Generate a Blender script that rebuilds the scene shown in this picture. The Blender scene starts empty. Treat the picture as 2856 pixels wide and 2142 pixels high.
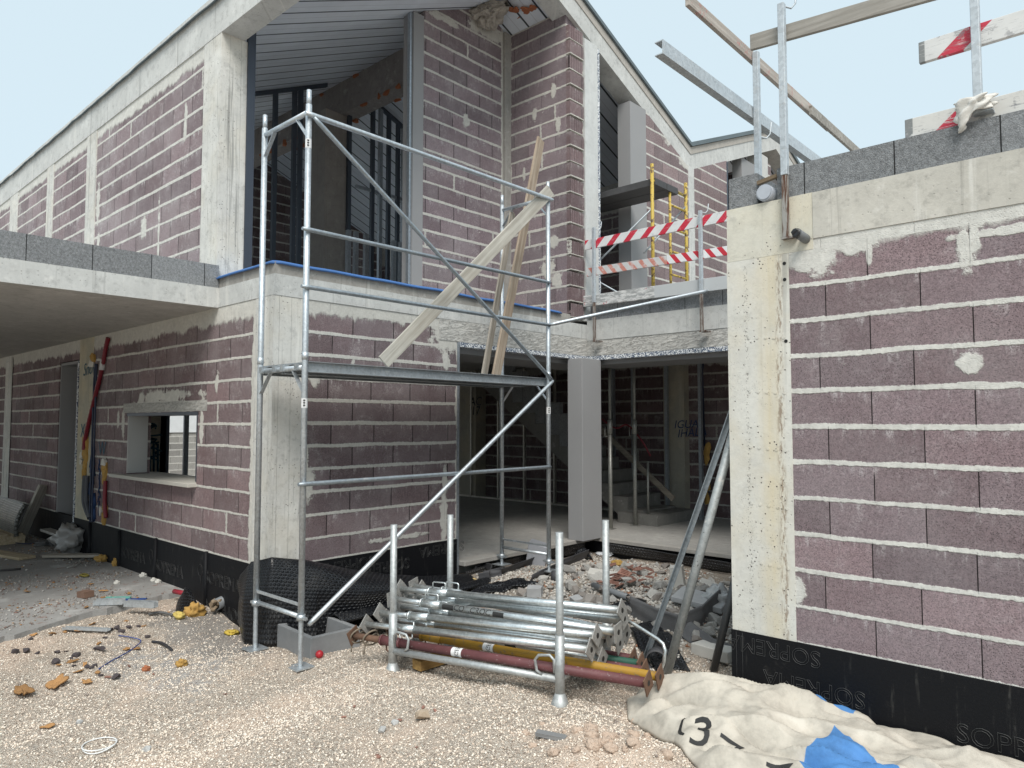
import bpy, bmesh, math, random
import numpy as np
from mathutils import Vector, Matrix, noise as mnoise
random.seed(7); np.random.seed(7)
SC = bpy.context.scene
COL = SC.collection
R = math.radians

# ------------------------------------------------------------------ camera
F, P, T = 2015.39, 0.0540777, 0.741868        # focal length (photo px), pitch, heading
ct, st = math.cos(T), math.sin(T)
cd = bpy.data.cameras.new('camera'); cam = bpy.data.objects.new('camera', cd); COL.objects.link(cam)
cd.sensor_width = 36; cd.lens = F / 2856 * 36; cd.clip_start = .05; cd.clip_end = 2000
cam.location = (0, 0, 0); cam.rotation_euler = (math.pi / 2 + P, 0, T)
SC.camera = cam
# ------------------------------------------------------------------ light
SUN_AZ, SUN_EL = R(133), R(52)                # direction to the sun, measured from +Y clockwise
W = bpy.data.worlds.new('World'); SC.world = W; W.use_nodes = True
wn = W.node_tree; bg = wn.nodes['Background']
sky = wn.nodes.new('ShaderNodeTexSky'); sky.sky_type = 'NISHITA'; sky.sun_disc = False
sky.sun_elevation = SUN_EL; sky.sun_rotation = SUN_AZ; sky.dust_density = 4.0; sky.air_density = 1.0; sky.ozone_density = 1.5
wm = wn.nodes.new('ShaderNodeMix'); wm.data_type = 'RGBA'
wm.inputs['Factor'].default_value = .88       # thin overcast veil over the blue sky
wn.links.new(sky.outputs[0], wm.inputs['A']); wm.inputs['B'].default_value = (5.35, 6.45, 7.0, 1)
wn.links.new(wm.outputs['Result'], bg.inputs[0]); bg.inputs[1].default_value = .10
ld = bpy.data.lights.new('sun', 'SUN'); ld.energy = 2.3; ld.angle = R(28); ld.color = (1, .96, .9)
sun = bpy.data.objects.new('sun', ld); COL.objects.link(sun)
sd = Vector((math.sin(SUN_AZ) * math.cos(SUN_EL), math.cos(SUN_AZ) * math.cos(SUN_EL), math.sin(SUN_EL)))
sun.rotation_euler = sd.to_track_quat('Z', 'Y').to_euler()
SC.view_settings.view_transform = 'Standard'; SC.view_settings.look = 'None'
SC.view_settings.exposure = 0.5; SC.view_settings.gamma = 1
SC.render.engine = 'CYCLES'
SC.cycles.max_bounces = 12; SC.cycles.diffuse_bounces = 9

# ------------------------------------------------------------------ measuring (photo px on a 2212 px wide copy -> world)
S = 2856 / 2212
def ray(a, b):
    u = (a * S - 1428) / F; v = -(b * S - 1071) / F
    X = u; Y = math.cos(P) - v * math.sin(P); Z = math.sin(P) + v * math.cos(P)
    return Vector((X * ct - Y * st, X * st + Y * ct, Z))
def hx(a, b, x): r = ray(a, b); return r * (x / r.x)
def hy(a, b, y): r = ray(a, b); return r * (y / r.y)
def hz(a, b, z): r = ray(a, b); return r * (z / r.z)

# ------------------------------------------------------------------ materials
class V:
    def __init__(s, g, k): s.g, s.k = g, k
    def __add__(s, o): return s.g.m('ADD', s, o)
    __radd__ = __add__
    def __mul__(s, o): return s.g.m('MULTIPLY', s, o)
    __rmul__ = __mul__
    def __sub__(s, o): return s.g.m('SUBTRACT', s, o)
    def __rsub__(s, o): return s.g.m('SUBTRACT', o, s)
    def __truediv__(s, o): return s.g.m('DIVIDE', s, o)
class G:
    def __init__(s, name):
        s.mat = bpy.data.materials.new(name); s.mat.use_nodes = True
        s.nt = s.mat.node_tree; s.b = s.nt.nodes['Principled BSDF']
        s.tc = None
    def n(s, t): return s.nt.nodes.new('ShaderNode' + t)
    def put(s, sock, v):
        if isinstance(v, V): s.nt.links.new(v.k, sock)
        elif isinstance(v, (tuple, list)): sock.default_value = tuple(v) + ((1,) if len(v) == 3 and len(sock.default_value) == 4 else ())
        else: sock.default_value = v
    def m(s, op, a, b=0.0, clamp=False):
        n = s.n('Math'); n.operation = op; n.use_clamp = clamp; s.put(n.inputs[0], a); s.put(n.inputs[1], b); return V(s, n.outputs[0])
    def P(s, kind='Object'):
        if not s.tc: s.tc = s.n('TexCoord')
        return V(s, s.tc.outputs[kind])
    def xyz(s, v):
        n = s.n('SeparateXYZ'); s.put(n.inputs[0], v); return [V(s, o) for o in n.outputs]
    def vec(s, x, y, z=0.0):
        n = s.n('CombineXYZ')
        for i, q in enumerate((x, y, z)): s.put(n.inputs[i], q)
        return V(s, n.outputs[0])
    def noise(s, v, sc, det=4, ro=.55):
        n = s.n('TexNoise'); s.put(n.inputs['Vector'], v); n.inputs['Scale'].default_value = sc
        n.inputs['Detail'].default_value = det; n.inputs['Roughness'].default_value = ro; return V(s, n.outputs['Fac'])
    def vor(s, v, sc, out='Distance', feat='F1', rnd=1.0):
        n = s.n('TexVoronoi'); n.feature = feat; s.put(n.inputs['Vector'], v); n.inputs['Scale'].default_value = sc
        n.inputs['Randomness'].default_value = rnd; return V(s, n.outputs[out])
    def wn(s, v):
        n = s.n('TexWhiteNoise'); n.noise_dimensions = '3D'; s.put(n.inputs['Vector'], v); return V(s, n.outputs['Value'])
    def ss(s, v, a, b):
        n = s.n('MapRange'); n.interpolation_type = 'SMOOTHSTEP'; s.put(n.inputs['Value'], v)
        s.put(n.inputs['From Min'], a); s.put(n.inputs['From Max'], b); return V(s, n.outputs['Result'])
    def floor(s, v): return s.m('FLOOR', v)
    def fract(s, v): return s.m('FRACT', v)
    def mn(s, a, b): return s.m('MINIMUM', a, b)
    def mx(s, a, b): return s.m('MAXIMUM', a, b)
    def mix(s, f, a, b):
        n = s.n('Mix'); n.data_type = 'RGBA'; s.put(n.inputs['Factor'], f); s.put(n.inputs['A'], a); s.put(n.inputs['B'], b); return V(s, n.outputs['Result'])
    def scale(s, c, f):
        n = s.n('VectorMath'); n.operation = 'SCALE'; s.put(n.inputs[0], c); s.put(n.inputs['Scale'], f); return V(s, n.outputs[0])
    def rnd(s): return V(s, s.n('NewGeometry').outputs['Random Per Island'])
    def oi(s): return V(s, s.n('ObjectInfo').outputs['Random'])
    def out(s, col=None, rough=.9, metal=0.0, h=None, hd=.01, hs=1.0, spec=None):
        if col is not None: s.put(s.b.inputs['Base Color'], col)
        s.put(s.b.inputs['Roughness'], rough); s.put(s.b.inputs['Metallic'], metal)
        if spec is not None: s.b.inputs['Specular IOR Level'].default_value = spec
        if h is not None:
            n = s.n('Bump'); n.inputs['Distance'].default_value = hd; n.inputs['Strength'].default_value = hs
            s.put(n.inputs['Height'], h); s.nt.links.new(n.outputs[0], s.b.inputs['Normal'])
        return s.mat

def block_mat(name, ax, z0, u0=0.0, h=.2135, L=.5, c1=(.235, .165, .172), c2=(.195, .147, .157), mort=(.60, .58, .53),
              top=None, bot=None, lo=None, hi=None, dust=1.0, thick=.015, patches=(), smear=(.60, .59, .55), mortvis=1.0, fill=.93, teeth=.11, jw=.004):
    """wall of hollow blocks with slopped mortar. top/lo/hi: where bare mortar smears run in from the concrete round it"""
    g = G(name); p = g.P(); x, y, z = g.xyz(p); u = x if ax == 'x' else y
    wob = (g.noise(p, 2.2, 2) - .5) * .022
    z2 = z + wob
    cf = (z2 - z0) / h; c = g.floor(cf); fv = g.fract(cf)
    stag = g.fract(c * .5) + (g.wn(g.vec(c, 3.3, 1.7)) - .5) * .10
    bf = (u - u0) / L + stag; b = g.floor(bf); fu = g.fract(bf)
    dv = g.mn(fv, 1 - fv) * h; du = g.mn(fu, 1 - fu) * L
    fine = g.noise(p, 38, 3, .7)
    grain = g.noise(p, 135, 2, .85); grain2 = g.noise(p, 52, 3, .7)
    th = thick * (.15 + .5 * g.wn(g.vec(c, 1.1, 2.2))) + g.noise(p, 3.5, 4, .6) * thick * 1.15 + (fine - .5) * .019
    mo = 1 - g.ss(dv - th + (grain - .5) * .008, -.003, .004)
    r1 = g.wn(g.vec(b, c, .5)); r2 = g.wn(g.vec(c, b, 7.1)); r3 = g.wn(g.vec(b + .5, c, 3.0))
    jm = 1 - g.ss(du, jw * .3, jw)
    dark = jm * g.ss(g.noise(p, 7, 2), .25, .40)
    fillw = g.ss(g.wn(g.vec(g.floor(bf + .5), c, 9.0)), fill, fill + .01) * (1 - g.ss(du - (fine - .5) * .05, .012, .02))
    pore = 1 - g.ss(g.vor(p, 105), .12, .40)
    col = g.mix(r1, c1, c2)
    col = g.scale(col, .80 + r2 * .36)
    col = g.scale(col, g.ss(grain, .15, .80) * .80 + grain2 * .65 + .20)
    col = g.mix(pore * (.35 + .5 * r3), col, (.035, .028, .03))
    # pale laitance rubbed on the block faces, thicker just under the beds
    dn = g.noise(p, 4.7, 8, .78)
    du1 = g.ss(dn, .50, .78) * .55
    drip = g.noise(g.vec(u * 26, c * 3.1, z * 3), 1.0, 3, .6)
    under = g.ss(fv, .55, 1.0) * g.ss(drip, .50, .72)
    scr = g.ss(g.noise(g.vec(u * 34 + z * 9, c * 2.0, z * 3.5), 1.0, 4, .7), .66, .74) * g.ss(g.noise(p, 2.3, 3), .52, .64) * .8
    dustf = g.mn((du1 + under * .8 + scr) * dust, 1.0) * g.ss(grain + grain2 * .6, .62, .92)
    haze_ = g.ss(g.noise(p, 1.6, 5, .6), .35, .75) * .20 * dust
    col = g.mix(haze_, col, (.50, .47, .475)); col = g.mix(dustf, col, (.60, .58, .575))
    splat = g.ss(g.noise(p, 9, 5, .7), .69, .72) * g.ss(g.noise(p, 1.3, 2), .48, .6)
    white = g.mx(g.mx(mo, fillw), splat * dust)
    edge = (g.noise(p, 5.5, 5, .65) - .5)
    if top is not None:
        dr = g.noise(g.vec(u * 9, .3, z * 2.2), 1.0, 6, .72)
        white = g.mx(white, g.ss(z + edge * .12 + (dr - .5) * teeth * 2, top - .025, top + .02))
    if bot is not None: white = g.mx(white, g.ss(bot - z + edge * .05, -.006, .006))
    if lo is not None: white = g.mx(white, g.ss(lo - u + edge * .13, -.008, .008))
    if hi is not None: white = g.mx(white, g.ss(u - hi + edge * .13, -.008, .008))
    for (pu, pz, ru, rz) in patches:
        a = (u - pu) / ru; d = (z - pz) / rz
        q = g.m('SQRT', a * a + d * d) + edge * 2.6 + (fine - .5) * .8
        white = g.mx(white, 1 - g.ss(q, .66, 1.0))
    mcol = g.mix(g.noise(p, 14, 4), g.scale(g.vec(*smear), .78), g.scale(g.vec(*mort), 1.12))
    mcol = g.scale(mcol, .62 + fine * .48 + g.noise(p, 2.1, 5, .6) * .26)
    col = g.mix(white * mortvis, col, mcol)
    col = g.mix(dark * (1 - white), col, (.012, .01, .01))
    hgt = white * .8 + grain * .25 + (fine - .5) * .25 - pore * .25 - dark * .5
    return g.out(col, .94, h=hgt, hd=.008, hs=.9, spec=.2)

def concrete_mat(name, base=(.52, .51, .48), ax='x', streak=.3, pits=.5, blot=.5, form=0.0, stain=None, rough_h=.3, yellow=0.0, formw=.122):
    g = G(name); p = g.P(); x, y, z = g.xyz(p); u = x + y
    n1 = g.noise(p, 1.7, 6, .62); n2 = g.noise(p, 6.5, 6, .65); n3 = g.noise(p, 40, 3, .7)
    col = g.scale(g.vec(*base), .50 + n1 * .48 * blot + n3 * .18 + n2 * .36)
    col = g.mix(g.ss(n2, .56, .74) * blot * .6, col, tuple(q * .62 for q in base))
    col = g.mix(g.ss(n1, .56, .72) * blot * .6, col, tuple(min(.8, q * 1.28) for q in base))
    dirt = g.noise(p, 11, 7, .75); col = g.mix(g.ss(dirt, .50, .68) * .5 * blot, col, tuple(q * .5 for q in base)); col = g.mix(g.ss(g.noise(p, 8, 6, .7), .55, .72) * .4 * blot, col, (.74, .73, .70))
    if yellow: col = g.mix(g.ss(g.noise(p, 2.4, 4), .42, .66) * yellow, col, (.62, .53, .36))
    sv = g.noise(g.vec(u * 19, z * .55, .4), 1.0, 3, .6)
    col = g.mix(g.ss(sv, .60, .70) * streak, col, tuple(q * .50 for q in base))
    sv2 = g.noise(g.vec(u * 11, z * .8, 4.4), 1.0, 4, .6)
    col = g.mix(g.ss(sv2, .57, .7) * streak * .9, col, (.72, .71, .67))
    h = n3 * .35 + n2 * .35
    if form:
        fl = g.fract(u / formw if ax != 'z' else z / .12); fl = g.mn(fl, 1 - fl)
        line = (1 - g.ss(fl, .0015 / formw, .0037 / formw)) * form
        col = g.mix(line * .5, col, tuple(q * .45 for q in base)); h = h - line * .6
    if stain is not None:
        su, w = stain
        wv = (g.noise(g.vec(u * 3, z * .9, 0.0), 1.0, 4, .6) - .5) * .09
        q = (u + wv - su) / w
        band = 1 - g.ss(g.m('ABSOLUTE', q), .0, 1.0)
        vs_ = g.noise(g.vec(u * 30, z * .8, 6.0), 1.0, 4, .65)
        col = g.mix(band * (.15 + vs_ * .75) * g.ss(g.noise(p, 3.0, 4), .22, .6), col, (.60, .51, .33))
        q2 = (u + wv * .8 - su - w * .55) / (w * .30)
        b2 = (1 - g.ss(g.m('ABSOLUTE', q2), .2, 1.0))
        spk = g.ss(g.noise(g.vec(u * 60, y * 60, z * 14), 1.0, 4, .75), .47, .60)
        col = g.mix(b2 * spk * .7, col, (.19, .12, .07))
        q3 = (u + wv * .6 - su + w * 1.25) / (w * .16)
        b3 = (1 - g.ss(g.m('ABSOLUTE', q3), .2, 1.0)) * g.ss(g.noise(p, 75, 3, .8), .55, .62)
        col = g.mix(b3 * .8, col, (.10, .09, .08))
        run = g.ss(g.noise(g.vec(u * 42, z * .35, 2.0), 1.0, 2, .5), .60, .66) * g.ss(z, -.2, 1.2)
        col = g.mix(run * .55, col, (.33, .32, .29))
    if pits:
        vd = g.vor(p, 34); vm = g.wn(g.scale(g.m('FLOOR', 0.0), 0)) if False else g.noise(p, 5, 2)
        pit = (1 - g.ss(vd, .10, .19)) * g.ss(vm, .46, .56) * pits
        vd2 = g.vor(p, 85); pit = g.mx(pit, (1 - g.ss(vd2, .08, .2)) * g.ss(g.noise(p, 3.1, 3), .5, .62) * pits * .8)
        col = g.mix(pit, col, (.10, .09, .08)); h = h - pit * .8
    return g.out(col, .88, h=h, hd=.006, hs=.55 + rough_h, spec=.25)

def rough_mat(name, base=(.50, .49, .46), sc=1.0):
    """hand-trowelled mortar with ridges"""
    g = G(name); p = g.P(); x, y, z = g.xyz(p)
    q = g.vec(x * 5 + z * 9, y * 5 + z * 9, z * 22 - (x + y) * 7)
    a = g.noise(q, .9 * sc, 5, .7); b = g.noise(p, 11, 5, .7); c = g.noise(p, 60, 3)
    col = g.scale(g.vec(*base), .62 + a * .42 + b * .18 + c * .1)
    crack = g.ss(g.m('ABSOLUTE', a - .5), 0.0, .022)
    col = g.scale(col, .80 + crack * .2)
    return g.out(col, .93, h=a * 1.1 + b * .5 - (1 - crack) * .2, hd=.03, hs=.85, spec=.2)

def plain_mat(name, base, rough=.7, metal=0.0, var=.25, sc=7, bump=.0, spec=None, isl=0.0):
    g = G(name); p = g.P()
    k = (1 - var / 2) + g.noise(p, sc, 5, .6) * var
    if isl: k = k * ((1 - isl / 2) + g.oi() * isl)
    col = g.scale(g.vec(*base), k)
    return g.out(col, rough, metal, h=g.noise(p, sc * 6, 4) if bump else None, hd=.004, hs=bump or 1, spec=spec)

def steel_mat(name, base=(.50, .53, .55), rough=.42, metal=.85, dirt=.3, dc=(.45, .44, .41)):
    g = G(name); p = g.P()
    sp = g.vor(p, 55, 'Color'); sx = g.xyz(sp)[0]
    n = g.noise(p, 5, 5, .65)
    col = g.scale(g.vec(*base), .70 + sx * .22 + n * .34)
    d = g.ss(g.noise(p, 16, 5, .7), .58, .66) * dirt; d = g.mx(d, g.ss(g.noise(p, 33, 4, .75), .63, .66) * g.ss(g.noise(p, 2.1, 3), .45, .6) * min(1, dirt * 2))
    col = g.mix(d, col, dc)
    d2 = g.ss(g.noise(p, 50, 3, .7), .64, .69) * dirt
    col = g.mix(d2, col, (.09, .09, .09))
    return g.out(col, rough + .18 * n, g.m('SUBTRACT', metal, d * .8, True), h=g.noise(p, 60, 3), hd=.001, hs=.3)

def wood_mat(name, c1=(.42, .38, .32), c2=(.27, .23, .18), ax=0, red=0.0, redc=(.45, .06, .06)):
    g = G(name); p = g.P(); q = list(g.xyz(p))
    sc = [34, 34, 34]; sc[ax] = 1.6
    v = g.vec(q[0] * sc[0], q[1] * sc[1], q[2] * sc[2])
    a = g.noise(v, 1.0, 5, .65); b = g.noise(p, 3, 4)
    col = g.mix(g.ss(a, .36, .66), c2, c1); col = g.scale(col, .75 + b * .5)
    kn = 1 - g.ss(g.vor(g.vec(q[0] * (1 if ax == 0 else 6), q[1] * (1 if ax == 1 else 6), q[2] * (1 if ax == 2 else 6)), 1.7), .05, .12)
    col = g.mix(kn * .7, col, (.13, .09, .06))
    if red:
        col = g.mix(g.ss(g.noise(p, 4.5, 4, .7), .50, .56) * g.ss(g.noise(p, 40, 3, .8), .5, .6) * red, col, redc)
    return g.out(col, .85, h=a, hd=.003, hs=.6, spec=.2)

def stripe_mat(name, ax, period=.24, duty=.42, slant=.75, u0=0.0, z0=0.0, red=(.55, .02, .05), white=(.74, .75, .75), wear=.5, flip=1, limit=None, under=None):
    g = G(name); p = g.P(); x, y, z = g.xyz(p); u = x if ax == 'x' else y
    f = g.fract((u - u0 + (z - z0) * slant * flip) / period)
    s = g.ss(f, duty - .006, duty + .006)
    redv = g.scale(g.vec(*red), .8 + g.noise(p, 9, 3) * .4)
    if under is not None: redv = g.mix(.6, redv, under)
    col = g.mix(s, redv, g.scale(g.vec(*white), .8 + g.noise(p, 8, 4) * .3))
    if limit is not None:
        a0, a1 = limit
        inside = g.ss(u, a0 - .003, a0 + .003) * (1 - g.ss(u, a1 - .003, a1 + .003))
        col = g.mix(inside, (.20, .21, .21), col)
    scr = g.noise(g.vec(u * 5 + z * 60, u * 5 - z * 20, z * 120), 1.0, 5, .75)
    w2 = g.ss(scr, .55, .60) * wear + g.ss(g.noise(p, 14, 6, .75), .56, .61) * wear
    col = g.mix(g.mn(w2, 1.0), col, g.mix(g.ss(g.noise(p, 24, 3), .4, .6), (.22, .22, .23), (.66, .65, .63)))
    return g.out(col, .6)

def dimple_mat(name='dimple_black', per=.037, base=(.010, .011, .014)):
    g = G(name); p = g.P('UV'); u, v, w = g.xyz(p)
    r = v / (per * .866); row = g.floor(r)
    fu = g.fract(u / per + g.fract(row * .5)) - .5; fv = g.fract(r) - .5
    d = g.m('SQRT', fu * fu + fv * fv)
    hh = 1 - g.ss(d, .16, .44)
    o = g.P()
    dust = g.ss(g.noise(o, 3.5, 5, .65), .50, .74)
    col = g.mix(dust * (.04 + .16 * hh), base, (.32, .31, .30))
    return g.out(col, .30 + dust * .3, h=hh, hd=.034, hs=1.0, spec=.6)

# ------------------------------------------------------------------ mesh helpers
class MB:
    def __init__(s): s.v, s.f, s.uv, s.sm = [], [], {}, []
    def add(s, vs, fs, smooth=False, uvs=None):
        o = len(s.v); s.v += [tuple(q) for q in vs]
        for i, f in enumerate(fs):
            s.f.append(tuple(o + k for k in f)); s.sm.append(smooth)
            if uvs: s.uv[len(s.f) - 1] = [uvs[k] for k in f]
        return s
    def box(s, a, b, bev=0.0, j=0.0):
        x0, y0, z0 = a; x1, y1, z1 = b
        vs = [(x, y, z) for z in (z0, z1) for y in (y0, y1) for x in (x0, x1)]
        if j: vs = [tuple(q + random.uniform(-j, j) for q in v) for v in vs]
        return s.add(vs, [(0, 2, 3, 1), (4, 5, 7, 6), (0, 1, 5, 4), (2, 6, 7, 3), (0, 4, 6, 2), (1, 3, 7, 5)])
    def obox(s, c, ex, ey, ez):
        c, ex, ey, ez = Vector(c), Vector(ex), Vector(ey), Vector(ez)
        vs = [c + ex * i + ey * j + ez * k for k in (-1, 1) for j in (-1, 1) for i in (-1, 1)]
        return s.add(vs, [(0, 2, 3, 1), (4, 5, 7, 6), (0, 1, 5, 4), (2, 6, 7, 3), (0, 4, 6, 2), (1, 3, 7, 5)])
    def beam(s, a, b, w, t, up=(0, 0, 1), roll=0):
        a, b = Vector(a), Vector(b); d = b - a; L = d.length; d.normalize()
        n = d.cross(Vector(up)); n.normalize(); m = n.cross(d)
        if roll: q = Matrix.Rotation(roll, 3, d); n = q @ n; m = q @ m
        return s.obox((a + b) / 2, d * (L / 2), n * (t / 2), m * (w / 2))
    def tube(s, pts, r, n=12, cap=True, smooth=True):
        pts = [Vector(p) for p in pts]; rs = r if isinstance(r, (list, tuple)) else [r] * len(pts)
        prev = None; vs = []
        for i, p in enumerate(pts):
            d = (pts[min(i + 1, len(pts) - 1)] - pts[max(i - 1, 0)])
            if d.length < 1e-9: d = Vector((0, 0, 1))
            d.normalize()
            if prev is None:
                a = Vector((0, 0, 1)) if abs(d.z) < .9 else Vector((1, 0, 0)); nn = d.cross(a)
            else: nn = prev - d * prev.dot(d)
            nn.normalize(); prev = nn; mm = d.cross(nn)
            for k in range(n):
                t = 2 * math.pi * k / n; vs.append(p + (nn * math.cos(t) + mm * math.sin(t)) * rs[i])
        fs = []
        for i in range(len(pts) - 1):
            for k in range(n):
                a = i * n + k; b = i * n + (k + 1) % n; fs.append((a, b, b + n, a + n))
        s.add(vs, fs, smooth)
        if cap:
            o = len(s.v) - len(vs)
            s.f.append(tuple(o + k for k in reversed(range(n)))); s.sm.append(False)
            e = o + (len(pts) - 1) * n; s.f.append(tuple(e + k for k in range(n))); s.sm.append(False)
        return s
    def pipe(s, a, b, r, ri, n=20):     # open hollow tube
        a, b = Vector(a), Vector(b); d = (b - a).normalized()
        q = d.to_track_quat('Z', 'Y'); vs = []
        for p, rr in ((a, r), (b, r), (b, ri), (a, ri)):
            for k in range(n):
                t = 2 * math.pi * k / n; vs.append(p + q @ Vector((math.cos(t) * rr, math.sin(t) * rr, 0)))
        fs = []
        for i in range(4):
            for k in range(n):
                fs.append((i * n + k, i * n + (k + 1) % n, ((i + 1) % 4) * n + (k + 1) % n, ((i + 1) % 4) * n + k))
        return s.add(vs, fs, True)
    def prism(s, poly, ext):            # planar polygon (3-D points) extruded by a vector
        n = len(poly); ext = Vector(ext); p = [Vector(q) for q in poly]
        vs = p + [q + ext for q in p]
        fs = [tuple(reversed(range(n))), tuple(range(n, 2 * n))] + [(i, (i + 1) % n, n + (i + 1) % n, n + i) for i in range(n)]
        return s.add(vs, fs)
    def grid(s, fn, nu, nv, us=1.0, vs_=1.0, smooth=True):
        V_ = [fn(i / nu, j / nv) for j in range(nv + 1) for i in range(nu + 1)]
        U = [(i / nu * us, j / nv * vs_) for j in range(nv + 1) for i in range(nu + 1)]
        fs = [(j * (nu + 1) + i, j * (nu + 1) + i + 1, (j + 1) * (nu + 1) + i + 1, (j + 1) * (nu + 1) + i) for j in range(nv) for i in range(nu)]
        return s.add(V_, fs, smooth, U)
    def rock(s, c, sx, sy, sz, n=14, rot=None, k=0.0):
        bm = bmesh.new()
        for _ in range(n):
            v = Vector((random.uniform(-1, 1), random.uniform(-1, 1), random.uniform(-1, 1)))
            m = max(abs(v.x), abs(v.y), abs(v.z)); l = v.length
            v = v / (m if k > random.random() else l) * random.uniform(.8, 1.0)
            bm.verts.new((v.x * sx, v.y * sy, v.z * sz))
        bmesh.ops.convex_hull(bm, input=bm.verts)
        for v in [v for v in bm.verts if not v.link_faces]: bm.verts.remove(v)
        bm.verts.index_update(); M_ = rot or Matrix.Identity(3); c = Vector(c)
        vs = [c + M_ @ v.co for v in bm.verts]; fs = [tuple(v.index for v in f.verts) for f in bm.faces]
        bm.free(); return s.add(vs, fs)
    def mesh(s, name, mat, org=(0, 0, 0)):
        me = bpy.data.meshes.new(name); o = Vector(org)
        me.from_pydata([tuple(Vector(v) - o) for v in s.v], [], s.f)
        me.polygons.foreach_set('use_smooth', s.sm)
        if s.uv:
            ul = me.uv_layers.new(name='UVMap')
            for i, poly in enumerate(me.polygons):
                if i in s.uv:
                    for li, uvv in zip(poly.loop_indices, s.uv[i]): ul.data[li].uv = uvv
        me.materials.append(mat); me.update(); return me
    def build(s, name, mat, parent=None, solid=0.0, bevel=0.0, world=False):
        """one mesh object; under a parent its vertices stay where they were given"""
        org = (0, 0, 0)
        if parent is None and not world and s.v:
            lo = [min(v[i] for v in s.v) for i in range(3)]; hi = [max(v[i] for v in s.v) for i in range(3)]
            org = ((lo[0] + hi[0]) / 2, (lo[1] + hi[1]) / 2, lo[2])
        o = bpy.data.objects.new(name, s.mesh(name, mat, org)); COL.objects.link(o); o.location = org
        if parent is not None:
            o.parent = parent; o.matrix_parent_inverse = world_of(parent).inverted()
        if solid: md = o.modifiers.new('Solidify', 'SOLIDIFY'); md.thickness = solid; md.offset = 0
        if bevel: md = o.modifiers.new('Bevel', 'BEVEL'); md.width = bevel; md.segments = 2; md.limit_method = 'ANGLE'
        return o
def world_of(o):
    m = Matrix.LocRotScale(o.location, o.rotation_euler, o.scale)
    return world_of(o.parent) @ o.matrix_parent_inverse @ m if o.parent else m
def tag(o, label=None, cat=None, group=None, kind=None):
    if label: o['label'] = label
    if cat: o['category'] = cat
    if group: o['group'] = group
    if kind: o['kind'] = kind
    return o
def thing(name, label, cat, loc, group=None):
    o = bpy.data.objects.new(name, None); COL.objects.link(o); o.location = loc; o.empty_display_size = .1
    return tag(o, label, cat, group)
def copy_tree(o, parent=None):
    c = o.copy(); COL.objects.link(c)
    if parent: c.parent = parent
    for ch in o.children: copy_tree(ch, c)
    return c
def wall(mb, ax, p, thick, u0, u1, z0, z1, holes=(), topfn=None):
    """upright wall: outer face at coordinate p, thickness running to p+thick; holes (u0,u1,z0,z1) cut right through"""
    us = sorted({u0, u1, *[h[0] for h in holes], *[h[1] for h in holes]}); zs = sorted({z0, z1, *[h[2] for h in holes], *[h[3] for h in holes]})
    us = [u for u in us if u0 <= u <= u1]; zs = [z for z in zs if z0 <= z <= z1]
    nu, nz = len(us) - 1, len(zs) - 1
    def solid(i, k):
        if i < 0 or k < 0 or i >= nu or k >= nz: return False
        a = (us[i] + us[i + 1]) / 2; b = (zs[k] + zs[k + 1]) / 2
        return not any(h[0] < a < h[1] and h[2] < b < h[3] for h in holes)
    def pt(u, z, d): return (u, p + d, z) if ax == 'x' else (p + d, u, z)
    for i in range(nu):
        for k in range(nz):
            if not solid(i, k): continue
            a, b, c, d = us[i], us[i + 1], zs[k], zs[k + 1]
            mb.add([pt(a, c, 0), pt(b, c, 0), pt(b, d, 0), pt(a, d, 0)], [(0, 1, 2, 3)])
            mb.add([pt(a, c, thick), pt(b, c, thick), pt(b, d, thick), pt(a, d, thick)], [(3, 2, 1, 0)])
            if not solid(i - 1, k): mb.add([pt(a, c, 0), pt(a, d, 0), pt(a, d, thick), pt(a, c, thick)], [(0, 1, 2, 3)])
            if not solid(i + 1, k): mb.add([pt(b, c, 0), pt(b, d, 0), pt(b, d, thick), pt(b, c, thick)], [(3, 2, 1, 0)])
            if not solid(i, k - 1): mb.add([pt(a, c, 0), pt(b, c, 0), pt(b, c, thick), pt(a, c, thick)], [(3, 2, 1, 0)])
            if not solid(i, k + 1): mb.add([pt(a, d, 0), pt(b, d, 0), pt(b, d, thick), pt(a, d, thick)], [(0, 1, 2, 3)])
    return mb
def text_mesh(body, size, outline=0.0, shear=0.0):
    cu = bpy.data.curves.new('lettering', 'FONT'); cu.body = body; cu.size = size; cu.shear = shear; cu.align_x = 'CENTER'; cu.align_y = 'CENTER'
    cu.resolution_u = 3
    if outline: cu.fill_mode = 'NONE'; cu.bevel_depth = outline; cu.bevel_resolution = 0
    else: cu.fill_mode = 'FRONT'
    o = bpy.data.objects.new('lettering', cu); COL.objects.link(o)
    dg = bpy.context.evaluated_depsgraph_get(); me = bpy.data.meshes.new_from_object(o.evaluated_get(dg))
    vs = [v.co.copy() for v in me.vertices]; fs = [tuple(p.vertices) for p in me.polygons]
    bpy.data.objects.remove(o); bpy.data.curves.remove(cu); bpy.data.meshes.remove(me)
    return vs, fs
def lettering(mb, body, size, at, right, up, outline=0.0, shear=0.0):
    vs, fs = text_mesh(body, size, outline, shear); at, right, up = Vector(at), Vector(right), Vector(up); nn = right.cross(up)
    mb.add([at + right * v.x + up * v.y + nn * v.z for v in vs], fs); return mb

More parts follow.
